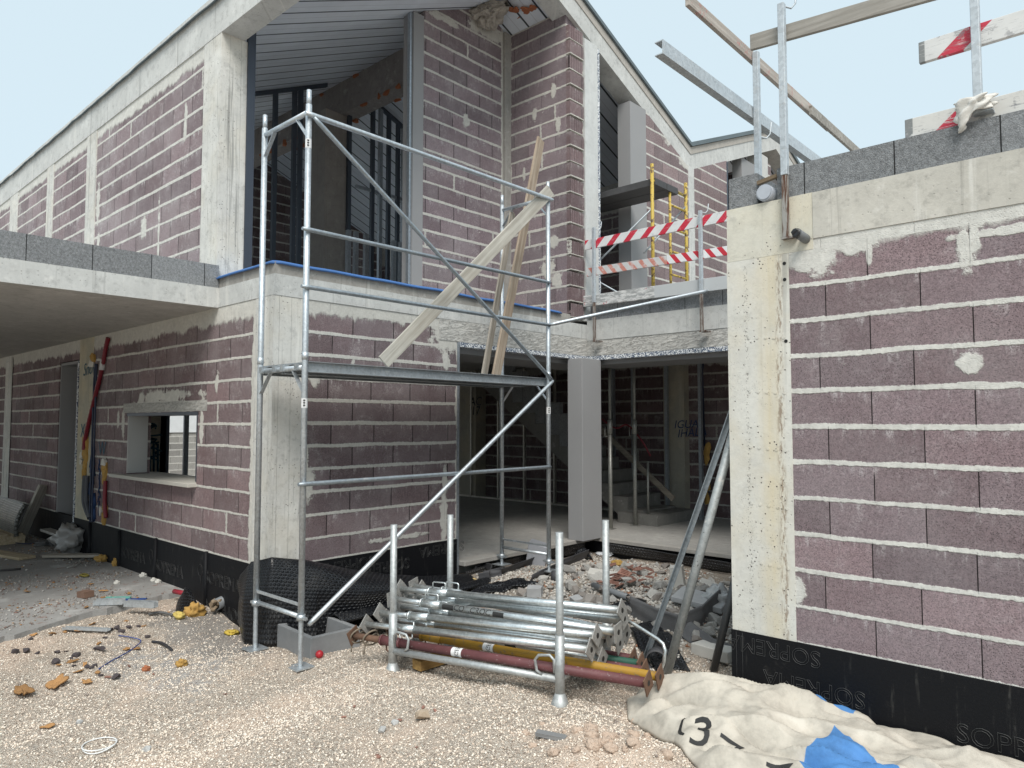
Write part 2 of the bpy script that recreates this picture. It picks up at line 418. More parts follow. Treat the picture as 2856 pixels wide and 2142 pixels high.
# ================================================================== THE HOUSE
X0, Y0, YC, YR = -5.92, 3.30, 7.99, 4.374     # front face, left wall, courtyard back wall, right wing wall
XB, YB = -14.5, 10.9                          # rear ends
XG = -7.05                                    # recessed upper front
CON = concrete_mat('concrete', (.53, .535, .52), streak=.45, blot=.95)
CONC = concrete_mat('concrete_column', (.58, .575, .545), streak=.75, pits=1.0, form=.6, blot=1.0, yellow=.15)
CONP = concrete_mat('concrete_pillar_stained', (.68, .67, .62), streak=.3, pits=1.0, blot=.5, stain=(-1.845 + YR, .115), yellow=.25)
CONS = concrete_mat('concrete_slab_face', (.53, .535, .52), streak=.4, blot=.9)
CONF = concrete_mat('concrete_soffit', (.47, .455, .43), streak=0, blot=.8, pits=.15)
SOFF = concrete_mat('boarded_soffit', (.47, .455, .43), ax='x', streak=0, blot=.9, pits=.2, form=.35, formw=.62)
SCREED = concrete_mat('screed_band', (.35, .335, .31), streak=.3, blot=.7)
FLOOR = concrete_mat('concrete_floor', (.36, .35, .33), streak=0, blot=.7)
STONE = concrete_mat('threshold_stone', (.42, .40, .37), streak=0, blot=.35, pits=0)
ROUGH = rough_mat('trowelled_mortar', (.56, .55, .52))
BOARD = plain_mat('plasterboard', (.29, .29, .295), .85, var=.12, sc=2)
BOARDL = plain_mat('cement_board', (.43, .43, .42), .8, var=.14, sc=2)
FRAME = plain_mat('dark_profile', (.055, .065, .085), .45, .4, var=.2)
STUD = steel_mat('galvanised_stud', (.42, .46, .50), .38, .8, dirt=.12)
DARKSTUD = plain_mat('stud_channel', (.10, .12, .15), .5, .5)
ROOFM = plain_mat('roof_membrane', (.12, .15, .165), .8, var=.5, sc=4)
BLUE = plain_mat('blue_foam', (.06, .16, .40), .7, var=.35, sc=9, bump=.3)
def grey_block_mat(name, ax, u0, L=.5):
    g = G(name); p = g.P(); x, y, z = g.xyz(p); u = x if ax == 'x' else y
    f = g.fract((u - u0) / L); d = g.mn(f, 1 - f) * L
    j = 1 - g.ss(d, .0015, .0045); r = g.wn(g.vec(g.floor((u - u0) / L), 1.5, .3))
    gr = g.noise(p, 130, 3, .75); n = g.noise(p, 4, 5)
    gr = g.ss(gr, .28, .72); g2_ = g.ss(g.noise(p, 48, 3, .75), .32, .68)
    col = g.scale(g.vec(.27, .28, .29), .30 + gr * .45 + g2_ * .42 + n * .25 + r * .2)
    sp = g.ss(g.noise(p, 60, 3, .8), .62, .66)
    col = g.mix(sp * .5, col, (.55, .55, .53)); col = g.mix(j, col, (.02, .02, .02))
    return g.out(col, .95, h=gr - j * 1.5, hd=.006, hs=.8, spec=.2)
def eps_mat():
    g = G('speckled_insulation_edge'); p = g.P()
    c = g.wn(g.scale(g.vor(p, 95, 'Color'), 9.0)); col = g.mix(g.ss(c, .42, .50), (.78, .80, .80), (.10, .13, .19))
    return g.out(col, .8)
EPS = eps_mat()
LECA = grey_block_mat('grey_block', 'x', -2.3)
def membrane_mat():
    g = G('bitumen_membrane'); p = g.P(); x, y, z = g.xyz(p)
    n = g.noise(p, 5, 6, .7); st_ = g.noise(g.vec((x + y) * 22, z * 1.6, .3), 1.0, 4, .7)
    col = g.mix(g.ss(st_, .57, .72) * .55 * g.ss(n, .42, .6), (.0055, .0058, .0075), (.085, .082, .075))
    col = g.mix(g.ss(n, .62, .76) * .25, col, (.12, .11, .10))
    sc_ = g.ss(g.noise(g.vec((x + y) * 60, z * 3.0, 1.3), 1.0, 5, .8), .68, .72) * g.ss(g.noise(p, 3.3, 4), .52, .62); col = g.mix(sc_ * .7, col, (.30, .29, .27))
    return g.out(col, .62, h=g.noise(p, 60, 3) * .4 + st_ * .5, hd=.006, hs=.5, spec=.22)
MEMB = membrane_mat()
EMB = plain_mat('embossed_line', (.034, .034, .034), .6, var=1.6, sc=5)
def ceiling_mat():
    """pale sandwich panels; dark joints run up the slope"""
    g = G('ceiling_panel'); p = g.P(); x, y, z = g.xyz(p)
    f = g.fract(x / .333); d = g.mn(f, 1 - f) * .333
    jo = 1 - g.ss(d, .012, .017); f2 = g.fract(x / .333 + .5); d2 = g.mn(f2, 1 - f2) * .333
    j2 = (1 - g.ss(d2, .0025, .005)) * .4
    n = g.noise(p, 2.4, 5, .6)
    col = g.scale(g.vec(.70, .75, .82), .80 + n * .35); col = g.mix(j2, col, (.15, .15, .16)); col = g.mix(jo, col, (.05, .06, .075))
    return g.out(col, .75, h=0 - jo, hd=.01)
CEIL = ceiling_mat()
RAWF = plain_mat('broken_concrete', (.36, .33, .29), .95, var=1.2, sc=13, bump=1)
FOAM = plain_mat('orange_foam', (.40, .215, .085), .9, var=1.1, sc=22, bump=.6, isl=.6)
FOAMR = plain_mat('rusty_foam', (.36, .13, .06), .9, var=.5, sc=14, bump=.6)

house = thing('unfinished_house', 'unfinished gabled house of reddish blocks and pale concrete with a low right wing', 'house', (X0, Y0, -1.9))
def part(name, mb, mat, label=None, parent=None, **k):
    o = mb.build(name, mat, parent or house, **k)
    if label: o['label'] = label
    return o
ZF = -1.53                                     # finished floor
# ---- lower left wall
m = wall(MB(), 'x', Y0, .28, -19, -6.235, -1.28, 1.15, [(-11.99, -11.13, -1.28, .88), (-9.335, -7.41, -.635, .12)])
wl = part('block_wall', m, block_mat('blocks_left', 'x', -1.063, -6.24, h=.2105, thick=.0115, jw=.007, top=.98, hi=-6.30, c1=(.225, .16, .163), c2=(.185, .140, .144),
          patches=[(-8.37, .20, 1.16, .085), (-7.32, -.02, .05, .26), (-9.45, -.02, .06, .22), (-9.62, .02, .04, .12), (-8.3, .30, .9, .08), (-7.0, .38, .05, .13)]),
          'reddish block wall under the carport, with a doorway and a window')
wl_in = part('window_lintel', MB().box((-9.45, Y0 - .003, .125), (-7.2, Y0 + .05, .235)), rough_mat('lintel_mortar', (.50, .49, .46)), parent=wl)
m = MB()
m.box((-9.36, Y0 + .0, .085), (-7.39, Y0 + .30, .121)); part('window_frame', m, FRAME, parent=wl)
m = MB().box((-9.335, Y0 + .01, -.60), (-9.31, hx(319, 960, -9.31).y, .085)); part('jamb_board', m, BOARDL, parent=wl)
m = MB().box((-7.425, Y0 - .004, -.60), (-7.405, Y0 + .10, .085)); part('jamb_profile', m, FRAME, parent=wl)
m = MB().box((-9.62, Y0 - .09, -.655), (-7.40, Y0 + .45, -.615)); part('window_sill', m, plain_mat('sill_stone', (.50, .48, .43), .7, var=.2), parent=wl, bevel=.004)
m = MB().box((-11.97, Y0 + .01, ZF + .03), (-11.94, Y0 + .60, .86)).box((-11.97, Y0 + .01, .83), (-11.15, Y0 + .6, .868)); part('door_lining', m, BOARD, parent=wl)
m = MB().box((-11.165, Y0 - .012, -1.72), (-11.125, Y0 + .02, .86)); part('insulation_edge', m, EPS, parent=wl)
m = MB().box((-12.15, Y0 - .14, ZF - .03), (-11.0, Y0 + .35, ZF + .005)); part('door_sill', m, STONE, parent=wl, bevel=.004)
# membrane skirts
m = MB().box((-19, Y0 - .008, -2.15), (X0 + .008, Y0 + .05, -1.282)); mb1 = part('waterproof_membrane', m, MEMB, 'black bitumen skirt along the foot of the wall under the carport')
m = MB()
for xx in (-10.45, -9.42, -8.35, -7.12): part('welded_seam', MB().tube([(xx, Y0 - .012, -2.0), (xx, Y0 - .014, -1.29 + .02 * (xx > -9))], .022, 8), MEMB, parent=mb1)
def skirt_text(parent, rows, nrm, size=.15, out=.0022):
    for body, at, right, up in rows: part('embossed_lettering', lettering(MB(), body, size, at, right, up, outline=out), EMB, parent=parent)
skirt_text(mb1, [('SOPREMA', (-6.78, Y0 - .010, -1.52), (1, 0, 0), (0, 0, 1)), ('SOPREMA', (-8.00, Y0 - .010, -1.56), (1, 0, 0), (0, 0, 1)), ('SOPREMA', (-6.75, Y0 - .010, -1.78), (-1, 0, 0), (0, 0, -1)), ('SOPREMA', (-9.0, Y0 - .010, -1.54), (1, 0, 0), (0, 0, 1))], None, .165)
for lx in (-7.25, -8.48):
    m = MB()                      # embossed mascot-free roundel: a plain ring with a stroke
    m.tube([(lx + .05 * math.cos(t), Y0 - .010, -1.47 + .06 * math.sin(t)) for t in np.linspace(0, 6.28, 14)], .0022, 4); m.tube([(lx, Y0 - .01, -1.53), (lx + .02, Y0 - .01, -1.60)], .0022, 4)
    part('embossed_roundel', m, EMB, parent=mb1)
# ---- front wall, lower
m = wall(MB(), 'y', X0, -.28, 3.60, 5.545, -1.28, 1.15)
wf = part('block_wall', m, block_mat('blocks_front', 'y', -1.278, 3.64, h=.2130, top=1.03, lo=3.63, hi=5.53, c1=(.185, .138, .144), c2=(.16, .124, .132), mort=(.52, .51, .475), fill=.97, jw=.007,
          patches=[(5.42, .93, .26, .17), (3.72, .42, .06, .11), (5.38, .70, .05, .14), (3.68, -.55, .06, .20), (5.36, -.62, .05, .22), (5.36, -1.08, .06, .24), (4.72, -1.17, .45, .035)]),
          'reddish block wall between the corner column and the wide opening')
m = MB().box((X0 - .02, 3.31, -2.15), (X0 + .008, 5.56, -1.282)); mb2 = part('waterproof_membrane', m, MEMB, 'black bitumen skirt below the wall behind the scaffold')
skirt_text(mb2, [('SOPREMA', (X0 + .010, 4.55, -1.44), (0, -1, 0), (0, 0, -1)), ('SOPREMA', (X0 + .010, 5.33, -1.36), (0, -1, 0), (0, 0, -1)), ('SOPREMA', (X0 + .010, 4.1, -1.36), (0, -1, 0), (0, 0, -1))], None, .15)
m = MB().box((X0 - .03, 5.548, ZF - .25), (X0 + .012, 5.575, .91)); part('jamb_profile', m, STUD, parent=wf)
m = MB().box((X0 - .25, 5.552, ZF), (X0 - .032, 5.60, .90)); part('jamb_board', m, FRAME, parent=wf)
# corner column
m = MB().box((-6.24, Y0 - .004, -1.30), (X0 + .004, 3.605, 1.15)); part('column', m, CONC, 'pale concrete corner column behind the scaffold')
m = MB().box((-11.11, Y0 - .003, -1.29), (-10.56, Y0 + .26, 1.15)); part('column', m, concrete_mat('concrete_door_column', (.50, .47, .38), streak=.3, pits=.4, form=.3, yellow=.5), 'yellowish concrete column right of the doorway')
m = MB().box((-14.98, Y0 - .003, -1.4), (-14.55, Y0 + .26, 1.15)); part('column', m, CONC, 'concrete column at the far left end under the carport')
# floor band round the upper floor
m = MB().box((-7.2, Y0 - .006, 1.152), (X0 + .008, Y0 + .3, 1.345)).box((X0 - .3, Y0 + .3, 1.152), (X0 + .008, YC + .02, 1.345)); part('floor_edge_beam', m, CONS, 'pale concrete band at first floor level')
m = MB().box((-7.2, Y0 + .004, 1.347), (X0 - .002, Y0 + .3, 1.455)).box((X0 - .3, Y0 + .3, 1.347), (X0 - .002, 7.62, 1.455)); part('screed_band', m, SCREED)
def bl(u, v):
    # blue foam strip lying on the ledge, its edge curling a little over the front
    L = 1.25 + 4.1; s = u * L; n1 = mnoise.noise(Vector((s * 1.7, 0, 1))) * .012
    wv = (-.03 + v * .30); zz = 1.462 + n1 + (-.022 if v < .10 else 0)
    if s < 1.25: return (-7.2 + s, Y0 + wv, zz)
    return (X0 - wv, Y0 + (s - 1.25), zz)
m = MB(); m.grid(bl, 90, 10); part('foam_strip', m, BLUE, 'blue foam strip along the first floor ledge', solid=.016)
# lintels over the openings
m = MB().box((X0 - .25, 5.27, .915), (X0 + .006, YC + .006, 1.15)).box((X0 + .006, YC - .006, .915), (-2.10, YC + .25, 1.125)); part('lintel', m, ROUGH, 'rough mortared lintel over the ground floor openings')
m = MB().box((X0 - .12, 5.58, .862), (X0 + .010, YC + .010, .912)).box((X0 + .010, YC - .010, .855), (-2.10, YC + .12, .912)); part('insulation_edge', m, EPS)
m = MB().box((X0 - .9, 5.58, .80), (X0 - .12, YC + .6, .862)).box((X0 - .12, YC + .12, .80), (-2.10, YC + .9, .855)); part('ceiling_lining', m, BOARD)
m = MB().box((X0 - .012 + .02, YC - .012, 1.127), (-2.10, YC + .3, 1.405)); part('terrace_edge_beam', m, CONS, 'concrete edge beam of the terrace above the courtyard')
m = MB().box((X0 + .06, YC + .0, 1.407), (-2.10, YC + .2, 1.60)); part('terrace_parapet', m, grey_block_mat('grey_terrace_blocks', 'x', -5.42), 'row of grey blocks along the terrace edge')
# lined corner post
m = MB().box((X0 - .02, 7.575, ZF), (-5.70, YC + .01, .855)); part('corner_post', m, plain_mat('post_board', (.30, .30, .305), .85, var=.14, sc=1.5), 'grey boarded post in the courtyard corner', bevel=.006)
# floors
m = MB().box((XB, Y0 + .28, -1.80), (X0 - .10, YB, ZF)).box((X0 - .10, YC + .10, -1.80), (3, YB, ZF)).box((-1.9, 4.7, -1.8), (3, YC + .1, ZF)); part('ground_floor_slab', m, FLOOR)
m = MB().box((X0 - .10, 5.58, ZF - .045), (X0 + .10, YC - .02, ZF + .003)).box((X0 - .10, YC - .02, ZF - .045), (-2.1, YC + .1, ZF + .003)); part('threshold_slab', m, STONE, 'stone threshold along the edge of the ground floor', bevel=.004)
m = MB().box((X0 - .16, 5.57, -2.1), (X0 - .12, YC, ZF - .05)).box((X0 - .12, YC + .06, -2.1), (-2.11, YC + .10, ZF - .05)); mb3 = part('waterproof_membrane', m, MEMB, 'black bitumen skirt under the threshold')
skirt_text(mb3, [('SOPREMA', (-2.75, YC + .058, -1.73), (-1, 0, 0), (0, 0, -1)), ('SOPREMA', (-3.7, YC + .058, -1.73), (-1, 0, 0), (0, 0, -1))], None, .15)
m = MB().box((XB, Y0 + .3, 1.10), (X0 - .3, YB, 1.42)).box((X0 - .3, YC + .3, 1.125), (3, YB, 1.40)).box((-1.85, 4.7, 1.10), (3, YC + .3, 1.38)); part('first_floor_slab', m, CONF)
m = MB().box((-14.1, Y0 + .35, 1.422), (-7.2, YB + 5, 1.43)); part('bounce_sheet', m, plain_mat('pale_bounce_sheet', (.62, .61, .59), .9, var=.3))  # unseen pale sheet, added to bounce daylight up into the upper room
# inner back wall of the ground floor and far end
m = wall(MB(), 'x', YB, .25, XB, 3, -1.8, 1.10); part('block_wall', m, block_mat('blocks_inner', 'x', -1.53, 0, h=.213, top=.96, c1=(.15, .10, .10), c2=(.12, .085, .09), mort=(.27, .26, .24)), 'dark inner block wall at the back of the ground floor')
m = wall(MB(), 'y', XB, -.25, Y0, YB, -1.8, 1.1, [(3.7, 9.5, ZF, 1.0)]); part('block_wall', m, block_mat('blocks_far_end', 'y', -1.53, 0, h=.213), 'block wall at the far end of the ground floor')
ICM = concrete_mat('inner_column', (.42, .40, .34), streak=.2, pits=.4, yellow=.3)
for q0, q1, d_, lb_ in ((-6.37, -5.98, .16, 'concrete column with blue writing on the dark inner wall'), (-11.3, -10.74, .3, 'concrete column with black letters on the dark inner wall')): part('column', MB().box((q0, YB - d_, ZF), (q1, YB - .002, 1.1)), ICM, lb_)
pa = hx(320, 960, -11.0); pb = hx(343, 960, -11.0)
m = MB().box((-11.3, pa.y, ZF), (-11.0, pb.y + .02, 1.1)); cg = part('column', m, concrete_mat('inner_column_pale', (.58, .55, .46), streak=.2, pits=.3), 'cream inner column seen through the small window, scribbled on in blue')
PAINT = plain_mat('blue_marker_paint', (.012, .04, .12), .7, var=.3)
PAINTT = plain_mat('teal_marker_paint', (.02, .09, .14), .7, var=.3)
m = MB(); cy = (pa.y + pb.y) / 2
for k in range(9):
    zz = .0 - k * .075
    m.tube([(-10.994, cy + random.uniform(-.13, .13), zz + random.uniform(-.05, .05)) for _ in range(5)], .012, 4)
for k in range(3): m.tube([(-10.994, cy - .06 + k * .06, -.3), (-10.994, cy - .04 + k * .055, -.75)], .016, 4)
part('scribble', m, PAINTT, parent=cg)
for a in (346, 352, 359): q = hx(a, 960, -12.6); part('metal_stud', MB().box((-12.66, q.y - .05, ZF), (-12.6, q.y + .05, 1.1)), DARKSTUD, 'dark vertical profile seen through the small window')
q = hx(403, 960, -14.2); part('metal_stud', MB().box((-14.25, q.y - .05, ZF), (-14.2, q.y + .04, 1.1)), STUD)
# studs in front of the inner walls of the ground floor
def stud(a, plane, val, z0, z1, w=.048, mat=STUD):
    q = (hx if plane == 'x' else hy)(a, 900, val)
    m = MB().box((q.x - (.03 if plane == 'x' else w / 2), q.y - (w / 2 if plane == 'x' else .03), z0), (q.x + (.03 if plane == 'x' else w / 2), q.y + (w / 2 if plane == 'x' else .03), z1))
    return part('metal_stud', m, mat)
PALE = steel_mat('pale_stud', (.62, .60, .54), .45, .5, dirt=.1)
for a in (1019, 1077, 1133, 1198, 1268): stud(a, 'y', YB - .30, ZF, 1.08, .035, PALE)
for a in (1368, 1440, 1513, 1325): stud(a, 'y', YB - .35, ZF, 1.08, .05)
m = MB().box((-11.2, YB - .33, ZF), (-6.5, YB - .27, ZF + .03)); part('floor_channel', m, PALE)
# stair
stm = MB(); n = 13; xs, dx, dz = -6.05, -.27, .19
prof = [(xs, ZF)]
for i in range(n): prof += [(xs + dx * i, ZF + dz * (i + 1)), (xs + dx * (i + 1), ZF + dz * (i + 1))]
prof2 = prof + [(xs + dx * n, ZF + dz * n - .22), (xs + dx * 1.1, ZF)]
stm.prism([(x, YB - 1.35, z) for x, z in prof2], (0, .98, 0))
stm.box((xs - .35, YB - 1.5, ZF + .002), (xs + .35, YB - .36, ZF + .16))
stair = part('concrete_stair', stm, concrete_mat('stair_concrete', (.22, .215, .20), streak=.1, blot=.6), 'bare concrete stair rising to the left inside the ground floor')
m = MB()
for i in range(3, n): m.box((xs + dx * (i + 1), YB - 1.345, ZF + dz * (i + 1) + .002), (xs + dx * i, YB - 1.25, ZF + dz * (i + 1) + .55))
part('stair_side_blocks', m, grey_block_mat('grey_stair_blocks', 'x', 0), parent=stair)
# ---- writing on inner walls
m = MB(); c = hy(1487, 917, YB - .17); lettering(m, 'IGUAL', .19, (c.x, YB - .168, c.z), (1, 0, .03), (0, 0, 1), shear=.2); c = hy(1488, 935, YB - .17); lettering(m, 'IHALA', .19, (c.x + .05, YB - .168, c.z), (1, 0, .08), (0, 0, 1), shear=.2)
part('marker_writing', m, PAINT)
m = MB(); c = hy(1027, 868, YB - .31); lettering(m, 'AC', .26, (c.x, YB - .306, c.z), (1, 0, 0), (0, 0, 1), shear=.1); c = hy(1027, 888, YB - .31); lettering(m, '17', .26, (c.x, YB - .306, c.z), (1, 0, 0), (0, 0, 1), shear=.1)
part('marker_writing', m, plain_mat('black_marker', (.01, .012, .02), .7))
# ---- carport
XC = -6.995
m = MB().box((-18, -4.5, 1.150), (XC, Y0 + .02, 1.345)); part('carport_slab', m, SOFF, 'flat concrete carport slab on the left')
m = MB().box((XC - .02, -4.5, 1.148), (XC + .004, Y0 + .0, 1.347)); part('carport_slab_edge', m, CONS)
m = MB().box((XC - .20, -4.5, 1.349), (XC - .002, Y0 - .004, 1.575)); part('carport_parapet', m, grey_block_mat('grey_carport_blocks', 'y', 1.651), 'row of grey blocks on the carport edge')
for q in (-17.6, -7.6): part('carport_post', MB().box((q, -4.3, -1.8), (q + .4, -3.9, 1.15)), CON)
# ---- upper left wall
UB = dict(h=.2135, jw=.007, thick=.0135, mort=(.64, .63, .59), c1=(.26, .20, .21), c2=(.225, .18, .192))
cols = [(-7.445, XG), (-11.085, -10.70), (-12.93, -12.60), (-15.1, -14.6)]
ub = block_mat('blocks_upper_left', 'x', 1.42, 0, top=3.86, dust=1.5, patches=[(-9.0, 2.35, .10, .16), (-8.55, 2.1, .03, .5), (-10.6, 3.0, .08, .35), (-10.55, 2.3, .06, .3), (-7.9, 3.35, .05, .3)], **UB)
for (a, b), (c, d) in zip(cols[1:], cols[:-1]):
    m = wall(MB(), 'x', Y0 + .006, .24, b, c, 1.40, 4.0); part('block_wall', m, ub, 'reddish upper block panel facing the carport roof')
m = wall(MB(), 'x', Y0 + .006, .24, -18, -15.1, 1.40, 4.0); part('block_wall', m, ub)
for i, (a, b) in enumerate(cols):
    m = MB().box((a, Y0 - .004, 1.36), (b, Y0 + (.285 if i == 0 else .3), 4.0)); part('column', m, CONC, ['pale concrete corner column of the upper floor', 'concrete column between the upper block panels', None, None][i])
m = MB().box((-18, Y0 - .008, 4.0), (X0, Y0 + .24, 4.46)); part('eave_beam', m, CON, 'pale concrete eave beam along the left roof edge')
# ---- roof
YV, YM, YV2, YM2 = 10.95, 7.11, 18.2, 14.6
ZE, ZV, ZM, ZM2 = 4.47, 4.70, 6.24, 6.12
def roofz(y):
    if y <= YM: return ZE + (ZM - ZE) * (y - 3.27) / (YM - 3.27)
    if y <= YV: return ZM + (ZV - ZM) * (y - YM) / (YV - YM)
    if y <= YM2: return ZV + (ZM2 - ZV) * (y - YV) / (YM2 - YV)
    return ZM2 + (ZV - ZM2) * (y - YM2) / (YV2 - YM2)
def slope(mb, x0, x1, ys, lo, hi, up=False):
    top = [(x0, y, roofz(y) + hi) for y in ys]; bot = [(x0, y, roofz(y) + lo) for y in reversed(ys)]
    return mb.prism(top + bot, (x1 - x0, 0, 0))
XR = -14.6
XR2 = -8.6
m = MB(); slope(m, XR, X0 - .30, [Y0 + .24, YM, YV], -.33, -.12); slope(m, XR2, X0 - .30, [YV + .002, YM2, YV2], -.33, -.12); part('ceiling', m, CEIL, 'pale ceiling panels with dark joints under the roof')
m = MB(); slope(m, X0 - .30, X0, [Y0 + .242, YM, YV, YM2, YV2], -.42, -.012); part('gable_beam', m, CON, 'pale concrete gable beam along the front roof edge')
m = MB(); slope(m, X0 - .02, X0 + .012, [YM + .3, YV, YM2, YV2], -.13, -.008); part('roof_edge_strip', m, concrete_mat('roof_edge', (.47, .44, .40), streak=.1))
m = MB()
def memb(u, v):
    x = -18.2 + u * (18.2 + X0 + .05); w = mnoise.noise(Vector((x * 1.6, 3, 0))) * .022 + mnoise.noise(Vector((x * 4.6, 8, 0))) * .012
    return (x, Y0 - .05 + (1 - v) * .45, 4.46 + (1 - v) * .22 + .06 - v * .03 * (1 if v < .8 else 5.5) + w * v)
m.grid(memb, 120, 5); part('roof_membrane', m, ROOFM, 'dark grey membrane lapping over the left eave', solid=.012)
m = MB(); slope(m, XR, X0 + .045, [3.4, YM, YV], .0, .055); slope(m, XR2, X0 + .045, [YV + .01, YM2, YV2], .0, .075); part('roof_membrane', m, ROOFM, 'dark grey roofing along the gable edges')
m = MB(); slope(m, XR, X0 - .31, [Y0 + .1, YM, YV], -.118, -.004); slope(m, XR2, X0 - .31, [YV + .002, YM2, YV2], -.118, -.004); part('roof_deck', m, CON)
# ridge beam and inner column
m = MB().box((XR, 6.92, 5.26), (XG - .1, 7.22, 5.86)); part('ridge_beam', m, concrete_mat('ridge_concrete', (.30, .28, .27), streak=.1, blot=.9), 'dark inner ridge beam with broken rough edges')
m = MB()
for k in range(46):
    x = random.uniform(-13, -7.3); m.rock((x, 6.92 + random.choice((0, .30)), 5.25 if random.random() < .8 else 5.8), random.uniform(.04, .13), .05, random.uniform(.03, .08))
part('foam_drips', m, FOAMR, 'rusty foam squeezed out along the ridge beam')
m = MB()
def brk(u, v):
    a = u * 6.2832; d = Vector((v * 2.2, math.cos(a), math.sin(a))); n = mnoise.noise(d * 2.3) * .5 + mnoise.noise(d * 6) * .35 + mnoise.noise(d * 13) * .2
    rr = (1 + n) * (1 - .75 * max(0, v - .6) / .4)
    return (XG - .25 + v * .75, 7.04 + math.cos(a) * .20 * rr, 5.74 + math.sin(a) * .15 * rr)
m.grid(brk, 44, 30, smooth=False)
part('broken_beam_end', m, RAWF, 'rough broken concrete end of the ridge beam')
m = MB()
for k in range(12): m.rock((X0 - .45 - k * .03, 7.35 + random.uniform(-.12, .2), roofz(7.4) - .34), .06, .09, .02)
part('foam_smear', m, FOAMR)
m = MB().box((-10.75, 6.62, 1.42), (-10.3, 7.05, 5.27)); part('column', m, concrete_mat('upper_inner_column', (.40, .375, .35), streak=.2, pits=.5), 'concrete column inside the upper room')
# ---- recessed upper front
m = MB().prism([(XG, 5.99, 1.42), (XG, 7.49, 1.42), (XG, 7.49, roofz(7.49) - .335), (XG, YM, roofz(YM) - .335), (XG, 5.99, roofz(5.99) - .335)], (-.22, 0, 0))
part('block_wall', m, block_mat('blocks_recess', 'y', 1.42, 6.02, h=.2135, jw=.007, dust=1.15, hi=7.46, lo=5.97, c1=(.245, .190, .205), c2=(.21, .170, .184), mort=(.56, .545, .50), patches=[(6.75, 4.15, .07, .1), (7.2, 5.6, .5, .12), (6.3, 5.42, .4, .06)]),
     'tall reddish block wall set back beside the upper opening')
m = MB().box((XG - .22, 7.49, 1.42), (XG + .05, 7.72, roofz(7.6) - .34)); part('column', m, SCREED, 'narrow grey mortared post in the corner of the recess')
m = MB().prism([(XG + .05, 7.62, 1.46), (X0 - .061, 7.62, 1.46), (X0 - .061, 7.62, roofz(7.62) - .34), (XG + .05, 7.62, roofz(7.62) - .34)], (0, .22, 0))
part('block_wall', m, block_mat('blocks_return', 'x', 1.42, -5.92, h=.2135, dust=.8, c1=(.235, .185, .197), c2=(.205, .165, .178), mort=(.52, .50, .45), lo=-7.0, patches=[(-6.2, 4.6, .05, .12), (-6.3, 2.15, .14, .20), (-6.15, 1.95, .10, .12), (-6.12, 4.1, .05, .14), (-6.55, 4.35, .05, .12), (-6.75, 3.55, .03, .12), (-6.2, 2.5, .09, .1)]),
     'reddish return wall ending in ribbed block ends')
# ribbed block ends of the return wall
m = MB(); k = 0; z = 1.42
ribm = block_mat('blocks_ribbed_end', 'y', 1.42, 7.62, h=.2135, c1=(.20, .14, .143), c2=(.165, .12, .125), mort=(.52, .50, .45), lo=7.6, hi=7.93)
while z < 5.35:
    zt = min(z + .198, roofz(7.8) - .36); fl = .0 if k % 2 else .032
    m.box((X0 - .06, 7.62, z), (X0 - .022, 7.935, zt))
    for j in range(6 if k % 2 == 0 else 1):
        w = .043 if k % 2 == 0 else .305
        m.box((X0 - .0215, 7.622 + j * .052, z + .004), (X0 + (.0 if k % 2 == 0 else .012), 7.622 + j * .052 + w, zt - .006))
    z += .2135; k += 1
part('ribbed_block_end', m, ribm)
m = MB().box((X0 - .20, 7.84, 1.40), (X0 - .034, 7.995, roofz(7.9) - .37)); part('column_side', m, CON)
m = MB().box((X0 - .22, 7.96, 1.40), (X0 + .006, 8.265, roofz(8.27) - .375)); part('column', m, concrete_mat('upper_column_pale', (.66, .67, .66), streak=.15, blot=.4), 'whitish concrete post left of the terrace opening')
m = MB().box((X0 - .20, 8.267, 1.42), (X0 + .012, 8.305, roofz(8.3) - .40)); part('insulation_edge', m, EPS)
m = MB().box((XG - .02, 3.575, 1.46), (XG + .02, 3.66, roofz(3.62) - .34)); part('window_frame', m, FRAME, 'dark window subframe beside the upper corner column')
m = MB().box((XG - .16, 3.50, 1.42), (XG - .03, 3.575, 4.02)); part('column_side', m, CON)
m = MB().box((XG - .20, 5.815, 1.42), (XG + .005, 5.985, roofz(5.83) - .34)); part('jamb_board', m, BOARD, 'grey board lining beside the upper opening')
m = MB().box((XG - .07, 5.775, 1.44), (XG - .02, 5.812, roofz(5.78) - .34)); part('jamb_profile', m, STUD)
# partition of studs in the upper room
XP = -10.25
for a in (590, 632, 645, 752, 803, 820, 858, 870, 838):
    q = hx(a, 500, XP); zt = roofz(q.y) - .36
    m = MB().box((XP - .03, q.y - .033, 1.42), (XP + .03, q.y + .033, zt)); part('metal_stud', m, STUD if a in (820, 870) else DARKSTUD)
m = MB(); slope(m, XP - .03, XP + .03, [3.6, 6.6], -.40, -.335); slope(m, XP - .03, XP + .03, [7.1, 10.6], -.40, -.335); part('head_channel', m, DARKSTUD)
m = MB().box((XP - .02, 7.2, 4.05), (XP + .02, 9.2, 4.10)); part('noggin', m, STUD)
for a in (752, 768, 790, 850, 865, 880): q = hx(a, 560, -8.6); part('metal_stud', MB().box((-8.63, q.y - .03, 1.42), (-8.57, q.y + .03, 2.75)), STUD)
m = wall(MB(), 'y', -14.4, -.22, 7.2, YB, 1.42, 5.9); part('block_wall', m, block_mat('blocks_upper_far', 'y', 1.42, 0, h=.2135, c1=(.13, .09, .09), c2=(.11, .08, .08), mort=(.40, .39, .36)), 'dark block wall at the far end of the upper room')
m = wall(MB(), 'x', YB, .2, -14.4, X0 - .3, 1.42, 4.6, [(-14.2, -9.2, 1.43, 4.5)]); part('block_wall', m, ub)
m = MB(); c = hx(691, 545, -10.28); lettering(m, '? AC', .26, (-10.296, 6.78, 2.1), (0, .75, 0), (0, 0, 1)); part('marker_writing', m, PAINT)
